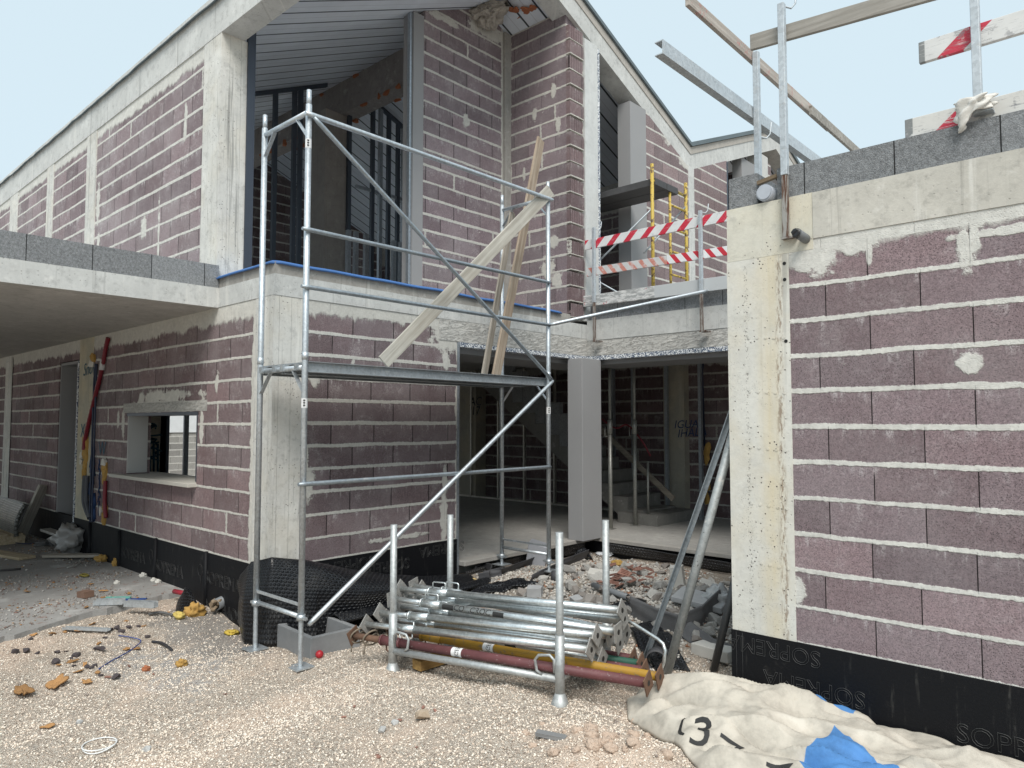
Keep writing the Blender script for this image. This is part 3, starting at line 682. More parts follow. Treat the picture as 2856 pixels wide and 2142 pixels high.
# ---- wall right of the upper opening and second gable
m = MB().box((X0 - .22, 9.10, 1.42), (X0 + .004, 9.545, roofz(9.5) - .40)); part('jamb_board', m, BOARD, 'grey board lining right of the terrace opening')
m = MB().prism([(X0 + .002, 9.547, 1.40), (X0 + .002, 10.92, 1.40), (X0 + .002, 10.92, roofz(10.92) - .40), (X0 + .002, 9.547, roofz(9.55) - .40)], (-.22, 0, 0))
g2m = block_mat('blocks_terrace', 'y', 1.42, 9.55, h=.2135, dust=.6, c1=(.26, .195, .197), c2=(.22, .17, .175), mort=(.60, .58, .54), patches=[(10.35, 4.62, .35, .10), (10.75, 4.38, .18, .12)])
part('block_wall', m, g2m, 'reddish block wall below the roof valley')
m = MB().box((X0 - .22, 10.86, 1.40), (X0 + .012, 11.05, ZV - .35)); part('column', m, CON, 'pale concrete post below the roof valley')
m = MB().prism([(X0 + .002, 11.05, 1.40), (X0 + .002, 12.30, 1.40), (X0 + .002, 12.30, roofz(12.3) - .40), (X0 + .002, 11.05, roofz(11.05) - .40)], (-.22, 0, 0))
part('block_wall', m, g2m, 'reddish block wall of the second gable')
m = MB().box((X0 - .3, 12.30, 1.42), (X0 + .0, 12.36, roofz(12.33) - .41)); part('window_frame', m, FRAME)
m = MB().box((X0 - .24, 13.05, 1.42), (X0 - .05, 13.75, roofz(13.1) - .42)); part('jamb_board', m, BOARD)
m = MB().box((X0 - .25, 13.76, 1.42), (X0 + .006, 14.15, roofz(13.8) - .42)); part('column', m, concrete_mat('far_column', (.62, .62, .60), streak=.1), 'pale post in the second gable')
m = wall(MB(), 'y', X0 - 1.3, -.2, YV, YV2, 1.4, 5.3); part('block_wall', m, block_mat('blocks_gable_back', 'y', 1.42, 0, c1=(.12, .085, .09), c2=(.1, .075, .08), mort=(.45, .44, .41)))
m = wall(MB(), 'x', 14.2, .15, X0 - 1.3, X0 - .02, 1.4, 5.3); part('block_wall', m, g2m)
# inside the terrace opening: a stud, a wall and a reddish plank end under the ceiling
m = MB().box((-7.6, 8.72, 1.42), (-7.55, 8.78, 4.9)); part('metal_stud', m, STUD)
m = MB(); slope(m, -7.62, -7.55, [7.9, 10.6], -.95, -.88); part('head_channel', m, DARKSTUD)
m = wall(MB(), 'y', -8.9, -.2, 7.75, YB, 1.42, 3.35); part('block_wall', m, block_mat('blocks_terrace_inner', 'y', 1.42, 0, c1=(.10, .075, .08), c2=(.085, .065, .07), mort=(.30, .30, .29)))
# ================================================================== RIGHT WING (part of the same house)
m = wall(MB(), 'x', YR, .25, -1.712, 3.0, -1.302, 1.104)
ww = part('block_wall', m, block_mat('blocks_wing', 'x', -1.302, -1.27, h=.2135, c1=(.245, .180, .190), c2=(.20, .156, .167), mort=(.66, .65, .61), thick=.0125, dust=.8, top=1.03, fill=1.2, teeth=.04,
          patches=[(-1.55, 1.03, .22, .15), (-1.36, 1.04, .20, .08), (-1.25, .97, .022, .09), (-.74, .97, .04, .12), (-.78, .93, .045, .14), (-.72, 1.06, .05, .08), (-.775, .315, .07, .062), (-1.70, -1.0, .055, .10), (-.75, .20, .20, .018), (-.6, .98, .25, .03)]),
          'near reddish block wall on the right, with white mortar beds')
m = wall(MB(), 'y', -2.10, .25, YR + .4, YC, -1.302, 1.06); part('block_wall', m, block_mat('blocks_wing_side', 'y', -1.302, 0))
m = MB().box((-2.112, YR - .004, -1.306), (-1.709, YR + .40, 1.04)); part('column', m, CONP, 'white concrete pillar with yellow and brown stains at the corner of the right wing')
for zz in (.54, .20, -.15, -.50, -.86):
    for k in range(5): part('formwork_dimple', MB().tube([(-2.0 + .055 * k + .03, YR - .0045, zz - .004 * k), (-2.0 + .055 * k + .03, YR - .0075, zz - .004 * k)], .0095, 12), CONP)
HOLE = plain_mat('hole_dark', (.01, .01, .01))
for zz in (.98, .88, .50): part('tie_hole', MB().tube([(-1.735, YR - .004, zz), (-1.735, YR - .006, zz)], .011, 10), HOLE)
m = MB().box((-2.108, YR - .002, 1.042), (-1.56, YR + .4, 1.386)); part('pillar_head', m, concrete_mat('pillar_head_concrete', (.64, .62, .54), streak=.15, pits=.8, blot=.7, yellow=.3))
m = MB().box((-1.558, YR - .006, 1.105), (3, YR + .25, 1.384)); part('edge_beam', m, concrete_mat('wing_beam', (.52, .50, .45), streak=.55, pits=.3, blot=.9), 'streaked concrete beam above the near block wall')
m = MB().box((-2.118, YR - .010, -2.4), (3.0, YR + .05, -1.300)); mb4 = part('waterproof_membrane', m, MEMB, 'black bitumen skirt at the foot of the right wing')
skirt_text(mb4, [('SOPREMA', (-1.62, YR - .012, -1.545), (-1, 0, 0), (0, 0, -1)), ('SOPREMA', (-1.86, YR - .012, -1.372), (-1, 0, 0), (0, 0, -1)), ('SOPREMA', (-.60, YR - .012, -1.595), (1, 0, 0), (0, 0, 1))], None, .135, .0016)
m = MB().tube([(-2.045, YR - .011, -1.31), (-2.045, YR - .011, -1.75)], .0014, 4).tube([(-2.085, YR - .011, -1.31), (-2.085, YR - .011, -1.75)], .0012, 4); part('lap_line', m, EMB, parent=mb4)
m = MB().box((-1.776, YR + .01, 1.388), (3, YR + .21, 1.585)); part('wing_parapet', m, grey_block_mat('grey_wing_blocks', 'x', -1.608), 'row of grey blocks along the top of the right wing')
m = MB().box((-2.098, YR + .012, 1.389), (-1.905, YR + .30, 1.592)); part('parapet_block', m, LECA, 'single grey block on top of the stained pillar', bevel=.004)
m = MB().box((-2.095, YR + .302, 1.389), (-1.9, YC, 1.585)); part('terrace_parapet', m, grey_block_mat('grey_side_blocks', 'y', 4.67))
m = MB().tube([(-1.846, YR - .02, 1.443), (-1.846, YR + .6, 1.443)], .052, 20).tube([(-1.846, YR - .022, 1.443), (-1.846, YR - .027, 1.443)], .044, 20); part('drain_pipe', m, plain_mat('pale_plastic', (.42, .45, .50), .45, var=.4, sc=14), 'pale capped pipe poking out between the blocks above the pillar')
m = MB().beam((-1.90, YR + .01, 1.520), (-1.775, YR + .01, 1.540), .022, .03); part('wood_splinter', m, wood_mat('splinter_wood', (.30, .24, .17), (.16, .12, .08)))
a = hy(1722, 500, YR - .11); m = MB().tube([(-1.60, YR + .02, 1.105), (a.x, YR - .11, a.z - .01)], .028, 16); bp = part('drain_pipe', m, plain_mat('grey_pvc', (.16, .17, .18), .5), 'dark pipe stub sealed with black tape sticking out of the right wing')
m = MB()
for k in range(5): m.rock((a.x - .002, YR - .115 - k * .004, a.z - .01 + random.uniform(-.008, .008)), .031, .024, .031, 20)
part('tape_cap', m, plain_mat('black_tape', (.012, .012, .014), .3), parent=bp)

# ================================================================== GROUND
CP = np.array([(-5.05, 3.10, -1.905), (-5.75, 3.08, -1.91), (-4.21, 3.32, -1.79), (-2.86, 3.555, -1.73), (-4.3, 1.6, -1.83), (-5.6, 1.4, -1.86), (-6.6, 1.7, -1.82), (-7.0, 2.2, -1.75), (-7.15, 2.4, -1.745), (-6.85, 1.4, -1.755), (-6.7, 1.1, -1.76), (-6.4, .4, -1.76), (-7.3, 2.8, -1.75),
   (-7.35, 3.1, -1.77), (-6.3, 2.6, -1.87), (-3.2, 2.4, -1.80), (-2.4, 2.9, -1.74), (-1.9, 3.4, -1.70), (-1.2, 3.6, -1.72), (-.5, 3.0, -1.74), (0, 0, -1.78), (-2, 1, -1.80), (-4, -1, -1.85), (-6, -1, -1.88), (2, 2, -1.75),
   (-5.05, 6.1, -1.635), (-5.72, 6.08, -1.68), (-5.7, 6.8, -1.72), (-5.6, 7.5, -1.76), (-4.8, 7.7, -1.76), (-3.9, 7.6, -1.79), (-3.0, 7.6, -1.80), (-4.4, 6.3, -1.57), (-3.8, 6.0, -1.53), (-3.2, 5.7, -1.53), (-2.7, 5.2, -1.62), (-2.3, 4.6, -1.71), (-3.9, 4.9, -1.68), (-4.7, 4.9, -1.70),
   (-5.5, 4.6, -1.90), (-5.6, 3.6, -1.96), (-5.3, 4.0, -1.92), (-3.4, 4.2, -1.76), (-2.3, 7, -1.75), (-2.6, 4.1, -1.72), (-9, 1, -1.86), (-12, 0, -1.86), (-9, 6, -2.0), (-14, 8, -2.0), (0, 8, -1.9), (6, 6, -1.9), (-10, -10, -1.9), (5, -8, -1.85)])
def ground_z(x, y):
    x = np.asarray(x, float); y = np.asarray(y, float)
    if x.ndim == 0:
        k = 1 / ((x - CP[:, 0]) ** 2 + (y - CP[:, 1]) ** 2 + .05) ** 1.6; return (k * CP[:, 2]).sum() / k.sum()
    w = 0; h = 0
    for px, py, pz in CP:
        k = 1 / ((x - px) ** 2 + (y - py) ** 2 + .05) ** 1.6; w = w + k; h = h + k * pz
    return h / w
TABS = {}
def vnoise(x, y, f, seed):
    if seed not in TABS: TABS[seed] = np.random.RandomState(seed).rand(256, 256)
    tab = TABS[seed]
    X = x * f; Y = y * f; i = np.floor(X).astype(int); j = np.floor(Y).astype(int); u = X - i; v = Y - j
    u = u * u * (3 - 2 * u); v = v * v * (3 - 2 * v); g = lambda a, b: tab[a % 256, b % 256]
    return (g(i, j) * (1 - u) + g(i + 1, j) * u) * (1 - v) + (g(i, j + 1) * (1 - u) + g(i + 1, j + 1) * u) * v - .5
def gz(x, y):
    x = np.asarray(x, float); y = np.asarray(y, float)
    near = np.exp(-((x + 3.5) ** 2 + (y - 3) ** 2) / 60)
    h = ground_z(x, y) + (vnoise(x, y, 1.1, 1) * .07 + vnoise(x, y, 3.1, 2) * .045 + vnoise(x, y, 8.3, 3) * .026 + vnoise(x, y, 21, 4) * .012) * near
    for bx, by, bh, br in ((-2.25, 2.98, .10, .20), (-2.02, 3.14, .10, .15), (-2.42, 3.2, .07, .18), (-2.75, 2.85, .05, .20), (-2.5, 2.55, .05, .3), (-4.9, 3.35, .03, .2), (-3.4, 1.9, .03, .4)):
        h = h + bh * np.exp(-((x - bx) ** 2 + (y - by) ** 2) / (br * br))
    return h
def gravel_mat():
    g = G('gravel'); p = g.P(); x, y, z = g.xyz(p)
    c = g.vor(p, 118, 'Color'); cx, cy, cz = g.xyz(c); d = g.vor(p, 118); d2 = g.vor(p, 230); c2 = g.xyz(g.vor(p, 230, 'Color'))[0]
    n = g.noise(p, 1.1, 5, .6); n2 = g.noise(p, 4.2, 5, .6)
    col = g.mix(cx, (.80, .70, .59), (.65, .53, .43))
    col = g.mix(g.ss(cy, .72, .78), col, (.80, .73, .63)); col = g.mix(g.ss(cz, .88, .92), col, (.36, .29, .23))
    col = g.scale(col, .80 + c2 * .34)
    col = g.scale(col, .56 + g.ss(d, .66, .34) * .50)  # shade in the gaps between stones, put into the colour
    col = g.mix(g.ss(n, .50, .64) * .6, col, (.76, .60, .48))           # pinkish sandy patches
    col = g.mix(g.ss(n2, .60, .70) * .35, col, (.47, .39, .32))
    a = (x + 5.75) / .95; b = (y - 2.35) / .42; q = g.m('SQRT', a * a + b * b) + (n2 - .5) * 1.5
    grey = (1 - g.ss(q, .55, 1.0)) * g.ss(g.noise(p, 9, 5, .7), .38, .62)
    col = g.mix(grey * .75, col, (.40, .405, .41))
    a = (x + 6.3) / 1.0; b = (y - 2.95) / .4; q = g.m('SQRT', a * a + b * b) + (n2 - .5) * 1.4
    col = g.mix((1 - g.ss(q, .6, 1.0)) * .7, col, g.scale(g.vec(.27, .26, .25), .7 + n2 * .6))
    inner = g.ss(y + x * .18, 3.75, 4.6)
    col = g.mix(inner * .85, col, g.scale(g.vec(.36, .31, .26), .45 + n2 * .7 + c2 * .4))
    h = g.ss(d, .62, .05) + n2 * 1.2 + g.ss(d2, .6, .1) * .35
    return g.out(col, .95, h=h, hd=.012, hs=.85, spec=.15)
GRAV = gravel_mat()
xs = np.concatenate([[-220, -120, -70, -45, -30, -22, -17, -14, -12, -10.5, -9.5, -8.7], np.arange(-8.2, .61, .036), [1, 1.6, 2.5, 4, 7, 12, 20, 40, 80, 150, 220]])
ys = np.concatenate([[-220, -120, -60, -30, -15, -8, -5, -3, -1.8, -1, -.5], np.arange(-.1, 8.2, .036), [8.6, 9.5, 11, 14, 20, 30, 60, 120, 220]])
GX, GY = np.meshgrid(xs, ys); GZ = gz(GX, GY)
me = bpy.data.meshes.new('ground'); nx, ny = len(xs), len(ys)
vv = np.stack([GX, GY, GZ], -1).reshape(-1, 3)
idx = np.arange(nx * ny).reshape(ny, nx); q = np.stack([idx[:-1, :-1], idx[:-1, 1:], idx[1:, 1:], idx[1:, :-1]], -1).reshape(-1, 4)
me.from_pydata(vv.tolist(), [], q.tolist()); me.polygons.foreach_set('use_smooth', np.ones(len(q), bool)); me.materials.append(GRAV)
ground = bpy.data.objects.new('ground', me); COL.objects.link(ground); tag(ground, kind='structure')
# loose stones on the gravel: nobody could count them
def gravel_stones(name, n, x0, x1, y0, y1, smin, smax, colfn, pw=1.0, keep=None, seed=3):
    rs = np.random.RandomState(seed)
    X = rs.uniform(x0, x1, n); Y = rs.uniform(y0, y1, n)
    if keep is not None: k = keep(X, Y, rs); X, Y = X[k], Y[k]; n = len(X)
    Z = gz(X, Y); s = smin + (smax - smin) * rs.rand(n) ** 2.2
    base = np.array([(1, 0, 0), (-1, 0, 0), (0, 1, 0), (0, -1, 0), (0, 0, 1), (0, 0, -1)], float)
    v = base[None] * (1 + rs.uniform(-.3, .35, (n, 6, 1))) + rs.uniform(-.28, .28, (n, 6, 3))
    v *= np.stack([s, s * rs.uniform(.55, 1, n), s * rs.uniform(.35, .75, n)], -1)[:, None]
    a = rs.uniform(0, 6.28, n); t = rs.normal(0, .35, n); ca, sa, cb, sb = np.cos(a), np.sin(a), np.cos(t), np.sin(t)
    x, y, z = v[..., 0].copy(), v[..., 1].copy(), v[..., 2].copy()
    y, z = y * cb[:, None] - z * sb[:, None], y * sb[:, None] + z * cb[:, None]
    x, y = x * ca[:, None] - y * sa[:, None], x * sa[:, None] + y * ca[:, None]
    v = np.stack([x + X[:, None], y + Y[:, None], z + Z[:, None] + s[:, None] * .22], -1).reshape(-1, 3)
    tri = np.array([(0, 2, 4), (2, 1, 4), (1, 3, 4), (3, 0, 4), (2, 0, 5), (1, 2, 5), (3, 1, 5), (0, 3, 5)])
    f = (tri[None] + (np.arange(n) * 6)[:, None, None]).reshape(-1, 3)
    me = bpy.data.meshes.new(name); me.vertices.add(len(v)); me.vertices.foreach_set('co', v.ravel())
    me.loops.add(f.size); me.loops.foreach_set('vertex_index', f.ravel().astype(np.int32))
    me.polygons.add(len(f)); me.polygons.foreach_set('loop_start', (np.arange(len(f)) * 3).astype(np.int32)); me.update(calc_edges=True)
    me.materials.append(colfn); o = bpy.data.objects.new(name, me); COL.objects.link(o); return o
def stone_mat(name, cs, k=1.0):
    g = G(name); r = g.rnd(); n = g.noise(g.P(), 60, 3)
    col = g.mix(g.ss(r, .0, .45), cs[0], cs[1]); col = g.mix(g.ss(r, .5, .9), col, cs[2]); col = g.mix(g.ss(r, .93, .935), col, cs[3])
    return g.out(g.scale(col, .72 + n * .5), .95, spec=.15)
PEB = stone_mat('pebbles', [(.66, .54, .44), (.80, .70, .59), (.84, .78, .69), (.30, .25, .22)])
def pav_edge_x(y): return np.interp(y, [-6, -3, -.5, .6, 1.2, 1.57, 1.95, 2.36, 2.9, 3.3], [-5.5, -5.8, -6.35, -6.62, -6.86, -6.98, -7.16, -7.36, -7.5, -7.58])
def kp(X, Y, rs):
    ok = (X > pav_edge_x(Y) + .02) & ~((X < -5.9) & (Y > 3.28)) & ~((X > -2.1) & (Y > 4.35))
    d = np.hypot(X, Y); dens = np.clip(1.6 - d / 5.2, .25, 1) * (.35 + 1.3 * (vnoise(X, Y, 1.7, 11) + .5))
    return ok & (rs.rand(len(X)) < dens)
DEB = stone_mat('apron_debris', [(.20, .13, .11), (.30, .27, .24), (.50, .48, .45), (.35, .18, .07)])
o = gravel_stones('gravel_stones', 260000, -7.4, .0, .5, 4.8, .0026, .0105, PEB, keep=kp); tag(o, 'loose pale gravel stones strewn over the whole yard', 'gravel', kind='stuff')
# ---- concrete apron under the carport
g = G('apron_concrete'); p = g.P(); x, y, z = g.xyz(p); n1 = g.noise(p, 1.5, 6, .62); n2 = g.noise(p, 9, 6, .7); n3 = g.noise(p, 60, 3, .8)
col = g.scale(g.vec(.31, .305, .295), .45 + n1 * .6 + n3 * .35)
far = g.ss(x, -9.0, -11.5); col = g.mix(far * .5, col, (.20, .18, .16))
col = g.mix(g.ss(n2, .57, .66) * g.ss(n1, .44, .58) * .75, col, (.25, .13, .10))
col = g.mix(g.ss(n2, .64, .72) * .6, col, (.13, .115, .10)); col = g.mix(g.ss(g.noise(p, 3, 5, .65), .55, .7) * .6, col, (.47, .47, .46))
APR = g.out(col, .92, h=n3 + n2, hd=.006, hs=.7, spec=.2)
m = MB(); ye = np.linspace(-6, Y0 - .01, 150); ed = [(float(pav_edge_x(v)) + mnoise.noise(Vector((v * 3, 0, 0))) * .07 + mnoise.noise(Vector((v * 11, 5, 0))) * .035 + mnoise.noise(Vector((v * 33, 5, 0))) * .015, float(v)) for v in ye]
for i in range(len(ye) - 1):
    (a, b), (c, d) = ed[i], ed[i + 1]
    m.add([(-18, b, -1.715), (a, b, -1.715), (c, d, -1.715), (-18, d, -1.715), (a + .03, b, -1.95), (c + .03, d, -1.95)], [(0, 1, 2, 3), (1, 4, 5, 2)])
ap = m.build('pavement', APR, world=True); tag(ap, kind='structure')
# far boundary wall seen through the small window
bw = thing('boundary_wall', 'far grey block boundary wall with a white band, seen through the small window', 'wall', (-22, 8, -2))
m = MB().box((-22.2, -2, -2), (-22, 22, -.28)); m.build('block_wall', block_mat('blocks_boundary', 'y', -2, 0, h=.20, c1=(.42, .41, .38), c2=(.36, .35, .33), mort=(.60, .59, .55), dust=.4), bw)
m = MB().box((-22.25, -2, -.278), (-21.97, 22, 1.6)); m.build('white_band', plain_mat('white_render', (.75, .77, .78), .8), bw)

# ================================================================== SCAFFOLD TOWER
GAL = steel_mat('galvanised_tube', (.56, .60, .63), .40, .80, dirt=.35)
GALD = steel_mat('weathered_tube', (.36, .40, .43), .45, .8, dirt=.35)
DECK = steel_mat('deck_steel', (.42, .45, .47), .45, .75, dirt=.45)
XS, XT, YL_, YR_ = -5.05, -5.75, 3.09, 6.10
sc = thing('scaffold_tower', 'galvanised frame scaffold tower with one deck in front of the house corner', 'scaffold', (-5.4, 4.6, -1.9))
feet = {(XS, YL_): -1.895, (XT, YL_): -1.90, (XS, YR_): -1.605, (XT, YR_): -1.63}
for (x, y), z in feet.items():
    zb = z + .40 if y < 4 else z + .12
    m = MB().tube([(x, y, zb - .02), (x, y, 2.56)], .0245, 14).tube([(x, y, 2.55), (x, y, 2.68)], .0195, 12)
    m.tube([(x, y, .50), (x, y, .56)], .027, 14); u = m.build('upright', GAL, sc)
    z += .012; m = MB().box((x - .08, y - .08, z), (x + .08, y + .08, z + .009)); zz = z + .009; pts, rr = [], []
    while zz < zb + .02: pts += [(x, y, zz), (x, y, zz + .005)]; rr += [.0205, .0170]; zz += .01
    m.tube(pts, rr, 12); j = m.build('base_jack', GAL, sc)
    m = MB().tube([(x, y, zb - .03), (x, y, zb + .015)], .034, 12).box((x - .075, y - .012, zb - .02), (x + .075, y + .012, zb + .0)); m.build('jack_nut', GAL, j)
def tb(name, a, b, r=.019, mat=None, flat=True):
    a, b = Vector(a), Vector(b); d = (b - a).normalized()
    m = MB().tube([a, a + d * .06, b - d * .06, b], [r * .75, r, r, r * .75], 12); return m.build(name, mat or GALD, sc)
for y in (YL_, YR_):
    zlow = -1.50 if y < 4 else -1.42
    for z, nm in ((2.50, 'transom'), (.44, 'transom'), (zlow, 'transom')):
        m = MB().tube([(XT + .02, y, z), (XS - .02, y, z)], .0215 if z > 0 else .018, 12)
        m.build(nm, GAL, sc)
        if z > 0:
            for xx, s in ((XS, -1), (XT, 1)):
                MB().beam((xx + s * .17, y, z - .02), (xx + s * .01, y, z - .20), .035, .006, up=(0, 1, 0)).build('gusset', GAL, sc)
    MB().beam((XT, y, zlow + .09), (XS, y, zlow + .09), .02, .018).build('toe_tie', GAL, sc)
f = .03
tb('guard_rail', (XS + f, YL_ - .05, 2.47), (XS + f, YR_ + .05, 2.48), .0215, GAL)
tb('guard_rail', (XS + f, YL_ - .06, 1.535), (XS + f, YR_, 1.545)); tb('guard_rail', (XS + f, YL_ - .06, 1.075), (XS + f, YR_, 1.075)); tb('guard_rail', (XS + f, YL_ - .06, -.475), (XS + f, YR_, -.475))
tb('diagonal_brace', (XS + .045, YL_ + .02, 2.45), (XS + .04, YR_ + .02, .47)); tb('diagonal_brace', (XS + .05, YR_ + .02, .46), (XS + .045, YL_ + .04, -1.56), .0215, GAL)
c = hy(1528, 628, 7.80); tie = tb('wall_tie', (XS + f, YR_ + .0, 1.08), tuple(c), .0205, GAL)
m = MB()
for x0, x1 in ((-5.735, -5.42), (-5.395, -5.08)):
    m.box((x0, YL_ + .02, .475), (x1, YR_ - .02, .487)); m.box((x0, YL_ + .02, .405), (x0 + .004, YR_ - .02, .474)); m.box((x1 - .004, YL_ + .02, .405), (x1, YR_ - .02, .474))
    m.box((x0 + .005, YL_ + .02, .405), (x0 + .04, YR_ - .02, .409)); m.box((x1 - .04, YL_ + .02, .405), (x1 - .005, YR_ - .02, .409))
    for y in (YL_ - .005, YR_ + .005):
        for xx in (x0 + .05, x1 - .05): m.box((xx - .022, y - .032, .42), (xx + .022, y + .032, .4735))
m.box((XS - .025, YL_ + .02, .41), (XS - .02, YR_ - .02, .49)); m.box((XS - .019, YL_ + .02, .405), (XS + .006, YR_ - .02, .410)); m.box((XS - .019, YL_ + .02, .486), (XS + .004, YR_ - .02, .491))
dk = m.build('deck', DECK, sc); dk['label'] = 'steel deck planks of the scaffold'
LBL = plain_mat('white_sticker', (.70, .70, .70), .6)
INK = plain_mat('black_ink', (.02, .02, .02), .7)
for (x, y, z) in ((XS, YL_, 2.20), (XS, YL_, .12), (XS, YR_, .10)):
    st_ = MB().tube([(x, y, z), (x, y, z + .075)], .0252, 14, cap=False).build('sticker', LBL, sc)
    m = MB()
    for k in range(3): m.box((x + .018, y - .022, z + .015 + k * .02), (x + .0255, y - .008, z + .024 + k * .02))
    m.build('print', INK, st_)
# boards standing on the deck
OAK = wood_mat('grey_board', (.47, .45, .41), (.33, .31, .27), 2)
PINE = wood_mat('brown_board', (.40, .32, .24), (.25, .19, .14), 2)
OLD = wood_mat('weathered_board', (.40, .37, .33), (.27, .245, .21), 2)
def board(name, a, b, w, t, mat, label, cat='plank', up=(0, 0, 1), roll=0, ax=0, group=None):
    """a board whose own long axis is its local x (grain runs along it)"""
    a, b = Vector(a), Vector(b); d = b - a; L = d.length; d.normalize(); n = d.cross(Vector(up)); n.normalize(); u = n.cross(d)
    M3 = Matrix((d, n, u)).transposed()
    if roll: M3 = M3 @ Matrix.Rotation(roll, 3, 'X')
    m = MB(); K = 10
    for i in range(K): pass
    m.box((-L / 2, -t / 2, -w / 2), (L / 2, t / 2, w / 2))
    me = m.mesh(name, mat); o = bpy.data.objects.new(name, me); COL.objects.link(o); o.location = (a + b) / 2; o.rotation_euler = M3.to_euler()
    md = o.modifiers.new('Bevel', 'BEVEL'); md.width = .003; md.segments = 1
    return tag(o, label, cat, group)
GB = wood_mat('grey_plank', (.50, .48, .43), (.36, .335, .29), 0); BB = wood_mat('brown_plank', (.42, .345, .27), (.28, .215, .16), 0); WB = wood_mat('weathered_plank', (.43, .39, .34), (.28, .25, .21), 0)
a = hx(828, 789, -5.36); b = hx(1189, 411, -5.02)
a.z = .56
board('plank', a, b, .135, .026, GB, 'pale grey plank leaning diagonally across the scaffold')
a = hx(1071, 800, -5.40); b = hx(1168, 301, -5.52); board('plank', (a.x, a.y, .495), b, .135, .028, BB, 'long brown plank standing nearly upright on the scaffold deck')
a = hx(1045, 795, -5.50); b = hx(1107, 458, -5.62); board('plank', (a.x, a.y, .495), b, .10, .022, WB, 'short weathered plank standing beside the long brown plank on the deck')

# ================================================================== PROPS AND RACK
EX = Vector((1.35, .234, .055)).normalized(); EY = Vector((-EX.y, EX.x, 0)).normalized(); FLp = Vector((-4.206, 3.321, -1.785))
def RK(s_, t_, h_): return FLp + EX * s_ + EY * t_ + Vector((0, 0, h_))
LR, WR = 1.37, .67
rk = thing('prop_rack', 'galvanised four post rack standing on the gravel and loaded with steel props', 'rack', tuple(RK(LR / 2, WR / 2, 0)))
RKM = steel_mat('rack_galvanised', (.47, .49, .49), .48, .7, dirt=.30)
for s_ in (0, LR):
    for t_ in (0, WR):
        b0 = RK(s_, t_, 0); top = 1.05
        m = MB().tube([b0 + Vector((0, 0, .03)), b0 + Vector((0, 0, top))], .0245, 16); po = m.build('post', RKM, rk)
        MB().tube([b0 + Vector((0, 0, .0)), b0 + Vector((0, 0, .42))], .0305, 16).build('socket', RKM, po)
        MB().tube([b0 - Vector((0, 0, .015)), b0 + Vector((0, 0, .005)), b0 + Vector((0, 0, .07))], [.060, .056, .031], 18).build('foot', RKM, po)
for t_ in (0, WR): MB().tube([RK(.02, t_, .15), RK(LR - .02, t_, .15)], .0235, 14).build('side_bar', RKM, rk)
for s_ in (0, LR): MB().tube([RK(s_, .02, .16), RK(s_, WR - .02, .16)], .025, 14).build('cross_bar', RKM, rk)
for s_, sg in ((.0, 1), (LR, -1)):
    pts = [RK(s_ + sg * (.05 + .075 - .075 * math.cos(t)), -.02, .235 + .055 * math.sin(t)) for t in np.linspace(-2.6, 2.6, 12)]
    pts = [RK(s_ + sg * .03, -.012, .19), RK(s_ + sg * .03, -.02, .27), RK(s_ + sg * .06, -.02, .295), RK(s_ + sg * .14, -.02, .285), RK(s_ + sg * .165, -.02, .255), RK(s_ + sg * .155, -.02, .19), RK(s_ + sg * .12, -.012, .165)]
    MB().tube(pts, .0095, 8).build('lifting_eye', RKM, rk)
PROP = steel_mat('prop_bright_zinc', (.70, .73, .73), .26, .92, dirt=.28, dc=(.5, .49, .46))
PLATE = steel_mat('prop_plate', (.40, .39, .37), .55, .6, dirt=.6, dc=(.45, .42, .37))
RUST = plain_mat('rust', (.15, .085, .055), .9, .1, var=.8, sc=18, bump=.4)
REDP = plain_mat('oxide_red_paint', (.115, .035, .035), .62, var=.6, sc=15); 
g = G('oxide_red_speckled'); p = g.P(); n = g.noise(p, 9, 4); sp = g.ss(g.noise(p, 45, 4, .75), .63, .68)
REDP = g.out(g.mix(sp * .7, g.scale(g.vec(.125, .042, .045), .6 + n * .8), (.42, .38, .36)), .6, h=g.noise(p, 40, 3), hd=.002)
g = G('worn_yellow_paint'); p = g.P(); n = g.noise(p, 9, 4); sp = g.ss(g.noise(p, 22, 5, .75), .56, .62)
YEL = g.out(g.mix(sp * .75, g.scale(g.vec(.36, .20, .02), .7 + n * .6), (.16, .12, .09)), .65)
GRN = plain_mat('dark_green_paint', (.02, .09, .06), .6, var=.4)
